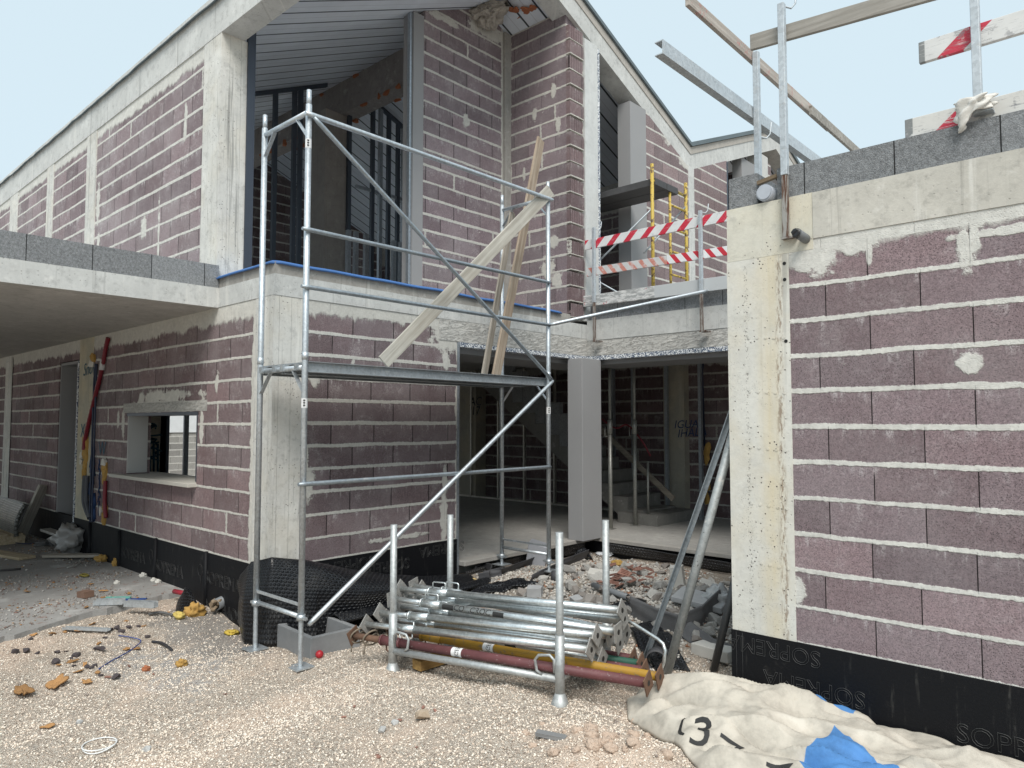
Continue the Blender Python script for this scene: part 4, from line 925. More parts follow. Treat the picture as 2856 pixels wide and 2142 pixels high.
def make_prop(L, name, label, body, group, inner=None, handle=math.pi / 2, ink=None, rout=.0265, cat='prop', band=False):
    """telescopic prop lying along its own +x: inner tube and small plate at 0, outer tube and big plate at L"""
    t = thing(name, label, cat, (0, 0, 0), group)
    inner = inner or PROP
    o = MB().tube([(.36, 0, 0), (L, 0, 0)], rout, 18).build('outer_tube', body, t)
    MB().tube([(.004, 0, 0), (.37, 0, 0)], rout * .78, 16).build('inner_tube', inner, t)
    cl = MB().tube([(.30, 0, 0), (.47, 0, 0)], rout * 1.14, 18).tube([(.285, 0, 0), (.30, 0, 0)], rout * 1.3, 14).build('collar', body if body is not PROP else PROP, t)
    ch, sh = math.cos(handle), math.sin(handle)
    pts = [(.325, ch * .03, sh * .03), (.325, ch * .068, sh * .068), (.335, ch * .075, sh * .075), (.435, ch * .075, sh * .075), (.445, ch * .068, sh * .068), (.445, ch * .03, sh * .03)]
    MB().tube(pts, .0058, 8).build('handle', PROP if body is PROP else RUST, t)
    a = .054
    m = MB(); m.box((-.004, -a, -a), (.004, a, a)); m.build('head_plate', PLATE if body is PROP else RUST, t)
    m = MB(); m.box((L, -a, -a), (L + .007, a, a)); pl = m.build('foot_plate', PLATE if body is PROP else RUST, t)
    MB().tube([(L + .0071, 0, 0), (L + .0085, 0, 0)], .017, 12).build('hole', plain_mat('plate_hole', (.02, .018, .016)) if 'plate_hole' not in bpy.data.materials else bpy.data.materials['plate_hole'], pl)
    if ink:
        vs, fs = text_mesh(ink, .062, 0, .15); th = -.75; rr = rout * 1.012; m = MB()
        m.add([(.76 + v.x, -math.cos(v.y / rr + .35) * rr, math.sin(v.y / rr + .35) * rr) for v in vs], fs); m.build('marker_writing', INK, t)
        m = MB()
        for (x0, x1, t0, t1) in ((.50, .60, -.5, .9), (.94, 1.03, -.5, .9)):
            m.grid(lambda u, v: (x0 + (x1 - x0) * u, -math.cos(t0 + (t1 - t0) * v) * rr, math.sin(t0 + (t1 - t0) * v) * rr), 6, 8)
        m.build('ink_smudge', INK, t)
    return t
def lay(t, a, b, roll=0.0):
    a, b = Vector(a), Vector(b); d = (b - a).normalized(); n = Vector((0, 0, 1)).cross(d); n.normalize(); u = d.cross(n)
    t.location = a; t.rotation_euler = (Matrix((d, n, u)).transposed() @ Matrix.Rotation(roll, 3, 'X')).to_euler()
def Z8(zx, zy, t_):
    """pixel of the enlarged rack view -> point on the upright plane t_ metres behind the front posts"""
    a, b = (952 + zx / 2.3235) / S, (1428 + zy / 2.3235) / S; r = ray(a, b); q0 = RK(0, t_, 0)
    return r * (q0.dot(EY) / r.dot(EY))
GS = 'bright steel props stacked in the rack'
sil = [ # left end, right end (rack view px), depth, roll, ink, label
 ((165, 727), (1615, 892), .075, math.pi * .25, None, -math.pi / 2, 'bright steel prop lowest at the front, wire handle hanging down'),
 ((252, 652), (1655, 800), .13, math.pi * .25, None, -math.pi / 2, 'bright steel prop second from the bottom at the front of the stack'),
 ((330, 560), (1790, 778), .22, .1, 'CONCROC', math.pi / 2, 'bright steel prop in the middle of the stack with large black handwriting'),
 ((385, 497), (1815, 637), .38, math.pi * .25, None, math.pi / 2, 'bright steel prop lying topmost on the stack'),
 ((390, 612), (1740, 800), .30, .3, None, math.pi / 2, 'bright steel prop half hidden below the prop with large handwriting'),
 ((470, 478), (1830, 714), .52, .2, 'CONCROC', math.pi / 2, 'bright steel prop at the back of the stack, its handwriting half covered'),
 ((395, 728), (1690, 950), .24, math.pi * .25, 'LONCRE', .4, 'bright steel prop with smudged black lettering just above the lowest front prop'),
 ((300, 690), (1660, 860), .20, .9, None, .2, 'bright steel prop wedged between the two lowest front props'),
 ((440, 545), (1830, 690), .45, .4, None, .5, 'bright steel prop just under the topmost one'),
 ((360, 590), (1700, 830), .34, .2, None, .3, 'bright steel prop in the core of the stack'),
 ((520, 500), (1845, 790), .58, .8, None, .4, 'bright steel prop along the back posts of the rack'),
 ((500, 560), (1800, 850), .44, .5, None, 0.6, 'bright steel prop buried low at the back of the stack')]
for i, ((lx, ly), (rx, ry), t_, roll, ink, hd_, lab) in enumerate(sil):
    a, b = Z8(lx, ly, t_), Z8(rx, ry, t_); pr = make_prop((b - a).length, 'steel_prop', lab, PROP, GS, handle=hd_ - roll, ink=ink); lay(pr, a, b, roll)
GP = 'painted props at the bottom of the rack'
for (l, r_, t_, mat, lab, hd_, rr) in (((80, 800), (1985, 1108), .03, REDP, 'oxide red prop lying lowest in the rack, nearest the camera', -1.9, .030), ((330, 770), (2060, 1068), .16, YEL, 'worn yellow prop lying beside the front red prop', -2.2, .027),
   ((330, 770), (1965, 1030), .33, REDP, 'oxide red prop second row at the bottom of the rack', -.3, .028), ((420, 745), (1940, 985), .44, GRN, 'dark green painted prop at the bottom of the rack', -.2, .026), ((480, 720), (1890, 950), .56, REDP, 'oxide red prop at the very back of the bottom row', -.2, .027)):
    a, b = Z8(*l, t_), Z8(*r_, t_); pr = make_prop((b - a).length, 'painted_prop', lab, mat, GP, inner=RUST, handle=hd_, rout=rr); lay(pr, a, b, .4)
    if mat is not GRN and t_ < .4:
        L = (b - a).length; x0 = .40 * L
        lb = MB().tube([(x0, 0, 0), (x0 + .085, 0, 0)], rr * 1.02, 18, cap=False).build('paper_label', LBL, None, world=True); lb.parent = pr
        vs, fs = text_mesh('ALIGER', .05); m = MB(); m.add([(x0 + .045 + v.y, -math.cos(v.x / rr * .8 + .2) * rr * 1.04, -math.sin(v.x / rr * .8 + .2) * -rr * 1.04) for v in vs], fs); q = m.build('print', INK, None, world=True); q.parent = lb
ROPE = plain_mat('tie_rope', (.20, .165, .125), .95, var=.5, sc=30, bump=.5)
def rope(name, pts, r, mat, label, cat): return tag(MB().tube(pts, r, 7).build(name, mat), label, cat)
e = Z8(110, 800, .05)
for k, (dx, lab) in enumerate(((0.0, 'frayed rope tied round the end of the front red prop'), (.13, 'frayed rope hanging from the props near the left rack post'))):
    pts = []
    for i in range(26):
        t = i / 25; an = t * 9
        pts.append(e + EX * (dx + .03 * math.sin(an * 1.3)) + EY * (.055 * math.cos(an)) + Vector((0, 0, .055 * math.sin(an) - max(0, t - .75) * .55)))
    rope('rope', pts, .0065, ROPE, lab, 'rope')
# timber bearer under the painted props
a = RK(.18, .05, .06); b = RK(.30, .60, .06); board('timber_bearer', a, b, .07, .10, wood_mat('yellow_timber', (.42, .27, .10), (.27, .16, .06), 0), 'short yellowish timber bearer under the props inside the rack', 'timber')

# ================================================================== GUARD RAILS
PST = steel_mat('post_zinc', (.50, .54, .57), .5, .45, dirt=.3)
g = G('rust_streaked_post'); p = g.P(); x, y, z = g.xyz(p)
RUSTY = g.out(g.mix(g.ss(g.noise(g.vec((x + y) * 70, z * 6, .3), 1.0, 5, .7), .44, .56), (.34, .33, .31), (.11, .055, .035)), .75, .3)
def guard_post(label, x, y, z0, z1, zr=None, group=None, w=.02, hooks=(), foot=True, turn=(0, -1)):
    t = thing('guard_post', label, 'guard post', (x, y, z0), group)
    zs = zr or z0
    MB().box((x - w, y - w, zs), (x + w, y + w, z1)).build('shaft', PST, t, bevel=.003)
    if zr: MB().box((x - w + .003, y - w + .003, z0), (x + w - .003, y + w - .003, zr - .001)).build('rusty_foot', RUSTY, t, bevel=.003)
    if foot: MB().box((x - w - .005, y - w, z0 - .012), (x + w + .045, y + .10, z0 - .0005)).build('clamp', RUSTY if zr else PST, t)
    for hz_ in hooks:
        dx, dy = turn
        MB().tube([(x + dx * .0, y + w, hz_), (x + .03, y + w + .06, hz_ + .0), (x + .05, y + w + .075, hz_ + .03), (x + .06, y + w + .075, hz_ + .11)], .006, 6).build('hook', PST, t)
    return t
GPG = 'guard posts along the roof edges'
guard_post('rusty footed steel post at the left end of the terrace railing', -5.70, 7.855, 1.10, 2.64, 1.62, GPG, hooks=(2.62,))
guard_post('steel post with a brown rusty foot in the middle of the terrace railing', -4.125, 7.855, 1.10, 2.555, 1.545, GPG, hooks=(2.54,))
guard_post('tall steel post clamped to the corner of the right wing above the black pipe stub', -1.712, YR - .025, 1.135, 2.605, 1.52, GPG, hooks=(2.60,))
guard_post('steel post standing behind the single grey block', -2.075, 4.80, 1.592, 2.60, None, GPG, hooks=(2.0,), foot=False)
guard_post('steel post with a pale rag round its foot at the upper right', -.70, YR + .005, 1.63, 3.0, None, GPG)
def fixed_board(name, label, ax, u0, u1, p, z0, z1, z0b, z1b, t, mat, group=None):
    m = MB()
    if ax == 'x': m.add([(u0, p, z0), (u1, p, z0b), (u1, p, z1b), (u0, p, z1), (u0, p + t, z0), (u1, p + t, z0b), (u1, p + t, z1b), (u0, p + t, z1)], [(0, 1, 2, 3), (7, 6, 5, 4), (0, 4, 5, 1), (3, 2, 6, 7), (0, 3, 7, 4), (1, 5, 6, 2)])
    else: m.add([(p, u0, z0), (p, u1, z0b), (p, u1, z1b), (p, u0, z1), (p - t, u0, z0), (p - t, u1, z0b), (p - t, u1, z1b), (p - t, u0, z1)], [(0, 1, 2, 3), (7, 6, 5, 4), (0, 4, 5, 1), (3, 2, 6, 7), (0, 3, 7, 4), (1, 5, 6, 2)])
    o = m.build(name, mat, None, world=True, bevel=.003); return tag(o, label, 'barrier board', group)
BG = 'striped barrier boards'
S1 = stripe_mat('stripes_bold', 'x', .262, .40, 1.0, -5.98, 2.43, wear=.25, flip=-1)
fixed_board('barrier_board', 'top board of the terrace railing, with bold red and white stripes', 'x', -5.875, -2.4, 7.885, 2.368, 2.497, 2.375, 2.500, .03, S1, BG)
g = G('stripes_half_faded'); p = g.P(); x, y, z = g.xyz(p)
f1 = g.ss(g.fract((x + (z - 2.0) * .8) / .155), .42, .46); fade = g.ss(x, -4.605, -4.600)
nz = g.noise(p, 15, 5, .75)
c_old = g.mix(g.mn(f1 + g.ss(nz, .50, .58) * .7, 1.0), (.60, .25, .20), (.60, .60, .60)); c_new = g.mix(f1, (.55, .03, .05), (.76, .77, .78))
S2 = g.out(g.mix(fade, g.scale(c_old, .75 + nz * .4), c_new), .6)
fixed_board('barrier_board', 'middle board of the terrace railing, its stripes faded on the left half', 'x', -5.845, -2.4, 7.885, 1.995, 2.110, 1.955, 2.055, .03, S2, BG)
g = G('board_worn_white'); p = g.P(); x, y, z = g.xyz(p); nz = g.noise(g.vec(x * 2.2, y, z * 12), 4.0, 6, .75); n2 = g.noise(p, 2.2, 3)
cc = g.mix(g.ss(nz, .44, .56), (.33, .34, .34), (.66, .66, .65)); cc = g.mix(g.ss(g.noise(p, 28, 3, .75), .57, .62) * g.ss(n2, .50, .56), cc, (.45, .05, .07))
S3 = g.out(g.mix(g.ss(x, -4.79, -4.785), cc, (.50, .52, .53)), .6)
fixed_board('barrier_board', 'lowest board of the terrace railing, white paint almost worn off', 'x', -5.905, -2.4, 7.885, 1.585, 1.735, 1.560, 1.725, .035, S3, BG)
S4 = stripe_mat('stripes_scratched', 'x', .46, .27, 1.15, -.78 - .50, 2.05, wear=.55, flip=-1, limit=(-.945, 9), red=(.50, .03, .06), white=(.66, .66, .65))
fixed_board('barrier_board', 'scratched red and white board high at the right edge against the sky', 'x', -.975, .7, YR + .03, 1.992, 2.110, 1.992, 2.112, .03, S4, BG)
S5 = stripe_mat('stripes_scuffed', 'x', .46, .27, 1.15, -.80 - .52, 1.64, wear=.75, flip=-1, limit=(-1.02, 9), red=(.50, .03, .06), white=(.62, .61, .58))
fixed_board('barrier_board', 'scuffed red and white board standing on the grey blocks at the right edge', 'x', -1.06, .7, YR + .05, 1.588, 1.702, 1.588, 1.702, .03, S5, BG)
PLK = wood_mat('silvered_wood', (.36, .34, .31), (.25, .235, .21), 0)
fixed_board('rail_plank', 'grey wooden plank crossing behind the tall corner post against the sky', 'x', -1.935, -.2, YR + .01, 2.405, 2.505, 2.26, 2.36, .028, PLK)
PLR = wood_mat('red_flecked_plank', (.46, .42, .38), (.34, .305, .27), 1, red=.5)
fixed_board('rail_plank', 'long wooden plank with faint red paint running back over the right wing', 'y', 3.90, 6.35, -2.10, 2.56, 2.635, 2.515, 2.60, .03, PLR)
fixed_board('rail_plank', 'thin plank continuing behind the red flecked plank to the grey blocks', 'y', 5.8, 8.0, -2.055, 2.47, 2.55, 2.44, 2.52, .025, PLK)
# steel channel rail
t = thing('steel_channel', 'galvanised steel channel running back over the right wing against the sky', 'steel channel', (-2.1, 3.6, 2.15))
m = MB().box((-2.105, 3.58, 2.13), (-2.10, 7.6, 2.215)); m.build('web', PST, t)
m = MB().box((-2.155, 3.58, 2.208), (-2.106, 7.6, 2.214)); m.build('top_flange', PST, t); m = MB().box((-2.155, 3.58, 2.131), (-2.106, 7.6, 2.137)); m.build('bottom_flange', PST, t)
# rag
def blob(name, c, r, mat, label, cat, k=.35, f=9, squash=(1, 1, 1), seed=0.0, parent=None):
    c = Vector(c)
    def fn(u, v):
        a, b = u * 2 * math.pi, (v - .5) * math.pi
        d = Vector((math.cos(a) * math.cos(b), math.sin(a) * math.cos(b), math.sin(b)))
        n = mnoise.noise(d * 1.7 + Vector((seed, 0, 0))) * k + abs(mnoise.noise(d * 4 + Vector((0, seed, 0)))) * k * .8
        q = d * r * (1 + n); return c + Vector((q.x * squash[0], q.y * squash[1], q.z * squash[2]))
    return tag(MB().grid(fn, 26, 16).build(name, mat, parent), label, cat)
RAG = plain_mat('pale_rag', (.66, .64, .60), .95, var=.3, sc=12, bump=.5)
def ragf(u, v):
    a = u * 2 * math.pi; L = .10 * (1 - v)
    r = .055 + .02 * mnoise.noise(Vector((math.cos(a) * 2, math.sin(a) * 2, v * 4))) + .022 * math.sin(a * 5 + v * 9) * (1 - .4 * v)
    sag = (.06 * max(0, math.cos(a - 3.4)) ** 2) * v
    return (-.715 + r * math.cos(a) * 1.25, YR - .012 + r * math.sin(a) * .55, 1.70 - v * .075 - sag * 1.6)
m = MB().grid(ragf, 40, 12); tag(m.build('rag', RAG, solid=.006), 'pale rag knotted round the foot of the upper right post', 'rag')
# ---- yellow trestle scaffold on the terrace
YS = G('chipped_yellow_paint'); p = YS.P(); n = YS.noise(p, 16, 5, .75); YELS = YS.out(YS.mix(YS.ss(n, .53, .57), (.50, .36, .07), (.12, .075, .04)), .6)
xe = -5.13; y1, y3 = 8.42, 9.34; y2 = 8.885; ztop1 = hx(1412, 356, xe).z; ztop2 = hx(1482, 396, xe).z; zp = hx(1412, 390, xe).z
ys_ = thing('trestle_scaffold', 'small chipped yellow scaffold with a dark platform on the terrace', 'scaffold', (xe - .6, 8.9, 1.42))
for y, zt in ((y1, ztop1), (y3, ztop2)): MB().tube([(xe, y, 1.42), (xe, y, zt)], .024, 12).build('upright', YELS, ys_); MB().tube([(xe - 2.2, y - .02, 1.42), (xe - 2.2, y - .02, zt)], .024, 12).build('upright', YELS, ys_) if y == y1 else None
MB().tube([(xe, y2, 1.5), (xe, y2, zp - .02)], .019, 10).build('ladder_post', YELS, ys_)
MB().tube([(xe, y1, zp - .01), (xe, y3, zp - .01)], .021, 10).build('transom', YELS, ys_)
zz = 1.75
while zz < zp - .2: MB().tube([(xe, y2, zz), (xe, y3, zz)], .016, 8).build('rung', YELS, ys_); zz += .33
BLKP = plain_mat('dark_platform', (.06, .06, .062), .7, var=.6, sc=12)
MB().box((xe - 2.25, y1 + .03, zp - .06), (xe + .03, y1 + .33, zp + .03)).box((xe - 2.25, y1 + .345, zp - .06), (xe + .03, y1 + .64, zp + .03)).build('platform', BLKP, ys_)
MB().tube([(xe - .02, y1, 2.9), (xe - 2.1, y1 + .02, 1.55)], .013, 8).build('brace', GALD, ys_); MB().tube([(xe - .02, y1 + .0, 1.5), (xe - 2.1, y1 - .03, 2.75)], .013, 8).build('brace', GALD, ys_)
MB().tube([(xe, y3, 3.15), (xe - .2, y1 + .1, 2.35)], .013, 8).build('brace', GALD, ys_)
# steel pipes leaning in the terrace corner
for (a, b) in (((-4.35, 9.9, 1.45), (-4.75, 10.3, 2.3)),): rope('loose_tube', [a, b], .03, GALD, 'grey tube leaning on the terrace behind the railing', 'tube')
# plank end under the roof in the terrace opening
a = hx(1302, 250, -6.6); board('plank', (-6.35, 8.34, a.z + .05), (-7.5, 8.5, a.z + .02), .20, .03, wood_mat('reddish_wood', (.30, .17, .12), (.20, .11, .08), 0), 'reddish board tucked under the roof in the terrace opening', up=(0, 1, .25))

# ================================================================== DIMPLED DRAINAGE SHEETS
DIM = dimple_mat(); DIMD = dimple_mat('dimple_dusty', .037, (.035, .035, .037))
from bisect import bisect_right
def interp(path, t):
    n = len(path) - 1; f = min(t * n, n - 1e-6); i = int(f); w = f - i; w = w * w * (3 - 2 * w) * .5 + w * .5
    return [a + (b - a) * w for a, b in zip(path[i], path[i + 1])]
# crest path: x, y, z of the crest, then bulge outwards and drop
PATH = [(-6.30, 3.235, -1.42, .01, .30), (-6.13, 3.17, -1.33, .03, .42), (-5.97, 3.145, -1.20, .05, .68), (-5.83, 3.27, -1.165, .09, .74), (-5.78, 3.6, -1.235, .20, .68), (-5.75, 4.0, -1.355, .30, .52), (-5.71, 4.4, -1.46, .28, .32), (-5.70, 4.9, -1.555, .24, .22), (-5.70, 5.5, -1.63, .2, .14)]
def roll1(u, v):
    x, y, z, bulge, drop = interp(PATH, u)
    i0 = interp(PATH, max(0, u - .03)); i1 = interp(PATH, min(1, u + .03)); tx, ty = i1[0] - i0[0], i1[1] - i0[1]; l = math.hypot(tx, ty); nxn, nyn = ty / l, -tx / l
    w = (v - .22) / .78
    if w < 0: off = w * .3; dz = w * .35 * .3 - (w * w) * .05
    else:
        off = bulge * math.sin(min(w * 1.6, 1) * math.pi / 2) - (max(0, w - .5) * .5) * bulge * (1.6 if u > .5 else .2); dz = -drop * (w ** 1.5)
    k = mnoise.noise(Vector((u * 5, v * 3, 0))) * .03
    return (x + nxn * (off + k), y + nyn * (off + k), max(z + dz + k * .5, float(-1.97 if u < .45 else -1.93)))
m = MB().grid(roll1, 120, 44, 3.0, 1.0); o = m.build('drainage_sheet', DIM, solid=.006); tag(o, 'large black dimpled drainage sheet slumped round the house corner', 'drainage sheet')
def roll2(u, v):
    y = 3.7 + u * 1.9; a = v * 2 * math.pi * .92 + .6; r = .13 - .03 * u
    return (-5.50 + r * math.cos(a) + .02 * math.sin(u * 9), y, -1.80 + u * .06 + r * math.sin(a) * .9)
m = MB().grid(roll2, 60, 30, 1.9, .75); o = m.build('drainage_sheet', DIM, solid=.006); tag(o, 'rolled black dimpled sheet lying under the slumped sheet', 'drainage sheet')
a = hy(420, 1330, 3.12)
def flap(u, v):
    w = math.sin(math.pi * (v * .80 + .18)) ** .8 * .155; s_ = (u - .5) * 2
    f_ = .05 * (1 - s_ * s_)
    return (a.x - .02 + s_ * w * ct + v * .04 + f_ * st, 3.06 + s_ * w * st * .55 - v * .02 - f_ * ct, -1.90 + v * .36 - .03 * s_ * s_)
m = MB().grid(flap, 24, 24, .34, .40); tag(m.build('drainage_sheet', DIM, solid=.006), 'small pointed flap of black dimpled sheet beside the apron end', 'drainage sheet')
def strip(name, pts, w, mat, label, cat, up=(0, 0, 1), solid=.008, wob=.02, seed=0):
    pts = [Vector(p) for p in pts]; L = sum((b - a).length for a, b in zip(pts, pts[1:]))
    def fn(u, v):
        p = Vector(interp([tuple(q) for q in pts], u)); q0 = Vector(interp([tuple(q) for q in pts], max(0, u - .03))); q1 = Vector(interp([tuple(q) for q in pts], min(1, u + .03)))
        d = (q1 - q0).normalized(); upv = Vector(up); n = d.cross(upv).normalized(); uu = n.cross(d)
        k = mnoise.noise(Vector((u * 4 + seed, v * 2, seed))) * wob
        return p + uu * (v - .5) * w + n * k
    m = MB().grid(fn, 50, 8, L, w); return tag(m.build(name, mat, solid=solid), label, cat)
strip('drainage_strip', [(X0 + .05, 5.62, -1.70), (X0 + .04, 6.3, -1.66), (X0 + .03, 7.0, -1.64), (X0 + .04, 7.8, -1.66)], .14, DIMD, 'ribbed strip of drainage sheet along the foot of the left threshold', 'drainage sheet', up=(.5, 0, 1))
strip('drainage_strip', [(-5.6, YC - .02, -1.64), (-4.7, YC - .02, -1.66), (-3.9, YC - .04, -1.67), (-3.0, YC - .1, -1.70)], .13, DIMD, 'ribbed strip of drainage sheet along the back threshold of the courtyard', 'drainage sheet', up=(0, -.4, 1))
def on_ground(a, b, dz=0.0):
    z = -1.7
    for _ in range(4): q = hz(a, b, z); z = float(gz(q.x, q.y))
    return Vector((q.x, q.y, z + dz))
def sz(a, b): return (a / S, b / S)              # photo px -> working px
def og(sx, sy, dz=0.0): return on_ground(*sz(sx, sy), dz)
def patch_sheet(name, c, lx, ly, rot, mat, label, cat, bulge=.05, seed=0, fold=.03):
    ca, sa = math.cos(rot), math.sin(rot)
    def fn(u, v):
        x, y = (u - .5) * lx, (v - .5) * ly
        k = mnoise.noise(Vector((u * 3 + seed, v * 3, seed))) * fold * 1.6 + bulge * math.sin(u * math.pi) * (.4 + .6 * math.sin(v * math.pi))
        X, Y = c[0] + x * ca - y * sa, c[1] + x * sa + y * ca
        return (X, Y, float(gz(X, Y)) + .012 + max(k, 0))
    return tag(MB().grid(fn, 26, 18, lx, ly).build(name, mat, solid=.006), label, cat)
patch_sheet('drainage_sheet', og(1380, 1650), .70, .22, 1.05, DIM, 'black dimpled scrap behind the props on the left', 'drainage sheet', seed=1)
patch_sheet('drainage_sheet', og(1440, 1635), .55, .16, .6, DIM, 'narrow black dimpled scrap beside the grey cube of concrete', 'drainage sheet', seed=2)
patch_sheet('drainage_sheet', og(1730, 1705), .40, .28, .3, DIM, 'black dimpled scrap behind the right end of the props', 'drainage sheet', seed=3)
patch_sheet('drainage_sheet', og(1830, 1800), .85, .24, -.75, DIM, 'black dimpled scrap under the leaning tubes', 'drainage sheet', seed=4)
patch_sheet('drainage_sheet', og(1625, 1560), .25, .18, .9, DIM, 'crumpled black dimpled scrap on the rubble near the rack back post', 'drainage sheet', seed=5, bulge=.12)
FELT = plain_mat('grey_felt', (.105, .105, .108), .98, var=.5, sc=16, bump=.6); RUB = plain_mat('rubber_strip', (.055, .055, .06), .6, var=.4, sc=9)
strip('felt_strip', [og(1760, 1715, .08), og(1830, 1745, .07), og(1900, 1765, .06), og(1960, 1745, .07), og(2010, 1705, .08)], .17, FELT, 'grey felt strip bent along the edge of the rubble heap', 'felt strip', solid=.012)
strip('felt_strip', [og(1910, 1770, .05), og(1975, 1800, .04), og(2035, 1840, .04)], .14, FELT, 'grey felt strip lying flat between rubble and tarpaulin', 'felt strip', up=(.7, .6, .6), solid=.012)
strip('rubber_strip', [og(1350, 1612, .03), og(1400, 1610, .06), og(1450, 1590, .05), og(1520, 1565, .07)], .09, RUB, 'dark rubber strip lying left of the right scaffold legs', 'rubber strip', up=(.4, .3, 1))
strip('rubber_strip', [og(1480, 1622, .03), og(1560, 1600, .09), og(1640, 1570, .12)], .10, RUB, 'dark rubber strip propped over the rubble behind the rack', 'rubber strip', up=(.2, .2, 1))
strip('rubber_strip', [og(1325, 1600, .05), og(1345, 1590, .06), og(1372, 1598, .06), og(1365, 1615, .05), og(1335, 1618, .05)], .075, RUB, 'dark rubber strip curled into a loop beside the slumped sheet', 'rubber strip', wob=.004)
c = og(1550, 1622, .0); tag(MB().pipe(c, c + Vector((.01, 0, .10)), .055, .048, 22).build('pipe_offcut', RUB), 'short dark ring of pipe standing by the right scaffold leg', 'pipe offcut')
c = og(1825, 1862, .02); tag(MB().pipe(c + Vector((0, .04, .045)), c + Vector((.05, -.06, .045)), .075, .066, 24).build('pipe_offcut', RUB), 'black pipe offcut lying inside the bent steel hoop', 'pipe offcut')
PVC = plain_mat('grey_pvc_pipe', (.17, .18, .19), .5, var=.3, sc=10)
a = og(1655, 1648, .06); b = og(1752, 1672, .05); tag(MB().pipe(a, b, .028, .024, 16).build('plastic_pipe', PVC), 'grey plastic pipe lying on the terracotta shards', 'pipe')
a = og(600, 1722, .09); b = og(676, 1690, .13); t = thing('plastic_pipe', 'short grey plastic pipe with a muddy end near the house corner', 'pipe', tuple(a)); MB().pipe(a, b, .055, .048, 18).build('tube', PVC, t)
m = MB()
for k in range(9): m.rock(a + Vector((random.uniform(-.05, .03), random.uniform(-.03, .03), random.uniform(-.03, .03))), .045, .04, .045)
m.build('mud_lump', plain_mat('mud', (.24, .18, .12), .95, var=.6, sc=20, bump=.6), t)
# plastic tub
TUB = plain_mat('cloudy_plastic', (.36, .37, .40), .35, var=.15); c = og(1500, 1578)
m = MB().obox(c + Vector((0, 0, .13)), (.10, .06, -.03), (-.07, .11, 0), (.02, .01, .15)); tag(m.build('plastic_tub', TUB, bevel=.012), 'cloudy grey plastic tub tipped against the left threshold', 'tub')

# ================================================================== RUBBLE
g = G('rubble'); r = g.oi(); n = g.noise(g.P(), 12, 5, .7); n2 = g.noise(g.P(), 55, 3, .7)
col = g.mix(g.ss(r, 0, .8), (.30, .29, .275), (.47, .455, .425)); col = g.mix(g.ss(r, .80, .81), col, (.26, .235, .215)); RUBM = g.out(g.scale(col, .55 + n * .6 + n2 * .3), .95, h=n + n2 * .4, hd=.008, hs=.9, spec=.15)
TER = plain_mat('terracotta', (.24, .125, .095), .95, var=.8, sc=14, bump=.3, isl=.6)
def rot3(): return Matrix.Rotation(random.uniform(0, 6.28), 3, 'Z') @ Matrix.Rotation(random.gauss(0, .35), 3, 'X') @ Matrix.Rotation(random.gauss(0, .3), 3, 'Y')
protos = [MB().rock((0, 0, 0), 1, random.uniform(.6, .95), random.uniform(.4, .75), 16, k=random.choice((.2, .9))).mesh('rubble_chunk', RUBM) for _ in range(14)]
def inpoly(x, y, poly):
    c = False; n = len(poly)
    for i in range(n):
        (x1, y1), (x2, y2) = poly[i], poly[(i + 1) % n]
        if (y1 > y) != (y2 > y) and x < (x2 - x1) * (y - y1) / (y2 - y1) + x1: c = not c
    return c
def scatter(protos, name, n, poly, s0, s1, label, cat, group, sink=.25, flat=1.0, pw=2.0, pile=0.0):
    xs_ = [p[0] for p in poly]; ys_ = [p[1] for p in poly]; k = 0; out = []
    while k < n:
        sx, sy = random.uniform(min(xs_), max(xs_)), random.uniform(min(ys_), max(ys_))
        if not inpoly(sx, sy, poly): continue
        s_ = s0 + (s1 - s0) * random.random() ** pw; c = og(sx, sy)
        if (c.x < X0 + .06 + s_ and c.y > 3.2) or (c.x > -2.14 - s_ and c.y > 4.35) or c.y > YC - .05 - s_: k += .2; continue
        o = bpy.data.objects.new(name, random.choice(protos)); COL.objects.link(o)
        o.location = c + Vector((0, 0, s_ * sink + random.random() * pile)); o.scale = (s_, s_, s_ * flat); o.rotation_euler = rot3().to_euler(); tag(o, label, cat, group); out.append(o); k += 1
    return out
HEAP = [(1560, 1590), (1700, 1560), (1830, 1570), (1960, 1610), (2035, 1640), (2040, 1760), (1940, 1790), (1780, 1720), (1560, 1690), (1450, 1675), (1480, 1620)]
scatter(protos, 'rubble_chunk', 290, HEAP, .02, .09, 'rough chunk of pale concrete in the rubble heap in the courtyard', 'rubble', 'rubble heap in the courtyard', pile=.02)
scatter(protos, 'rubble_chunk', 28, [(1590, 1520), (1800, 1525), (1900, 1560), (1600, 1570)], .02, .07, 'rough chunk of pale concrete lying near the back threshold of the courtyard', 'rubble', 'rubble by the back threshold')
scatter(protos, 'rubble_chunk', 22, [(1260, 1600), (1480, 1560), (1520, 1600), (1460, 1680), (1300, 1640)], .015, .05, 'small chunk of rubble between the scaffold legs and the left threshold', 'rubble', 'rubble beside the left threshold')
tp = []
for k in range(5):
    m = MB(); w, l = random.uniform(.6, 1), 1.0
    m.prism([(-l, -w, 0), (l * random.uniform(.5, 1), -w * .8, 0), (l, w * .6, 0), (-l * .6, w, 0)], (0, 0, .16))
    for q in range(3): m.box((-l * .55, -w * .5 + q * w * .45, .161), (l * .5, -w * .5 + q * w * .45 + .12, .28))
    tp.append(m.mesh('terracotta_shard', TER))
scatter(tp, 'terracotta_shard', 30, [(1690, 1590), (1800, 1590), (1840, 1640), (1800, 1665), (1660, 1650)], .025, .075, 'broken shard of red terracotta hollow brick in the middle of the rubble heap', 'terracotta shard', 'terracotta shards in the rubble heap', sink=.6, pw=1.4, pile=.06)
tp_dummy = 0
g = stone_mat('fine_rubble', [(.34, .31, .28), (.46, .43, .39), (.56, .53, .48), (.30, .15, .09)])
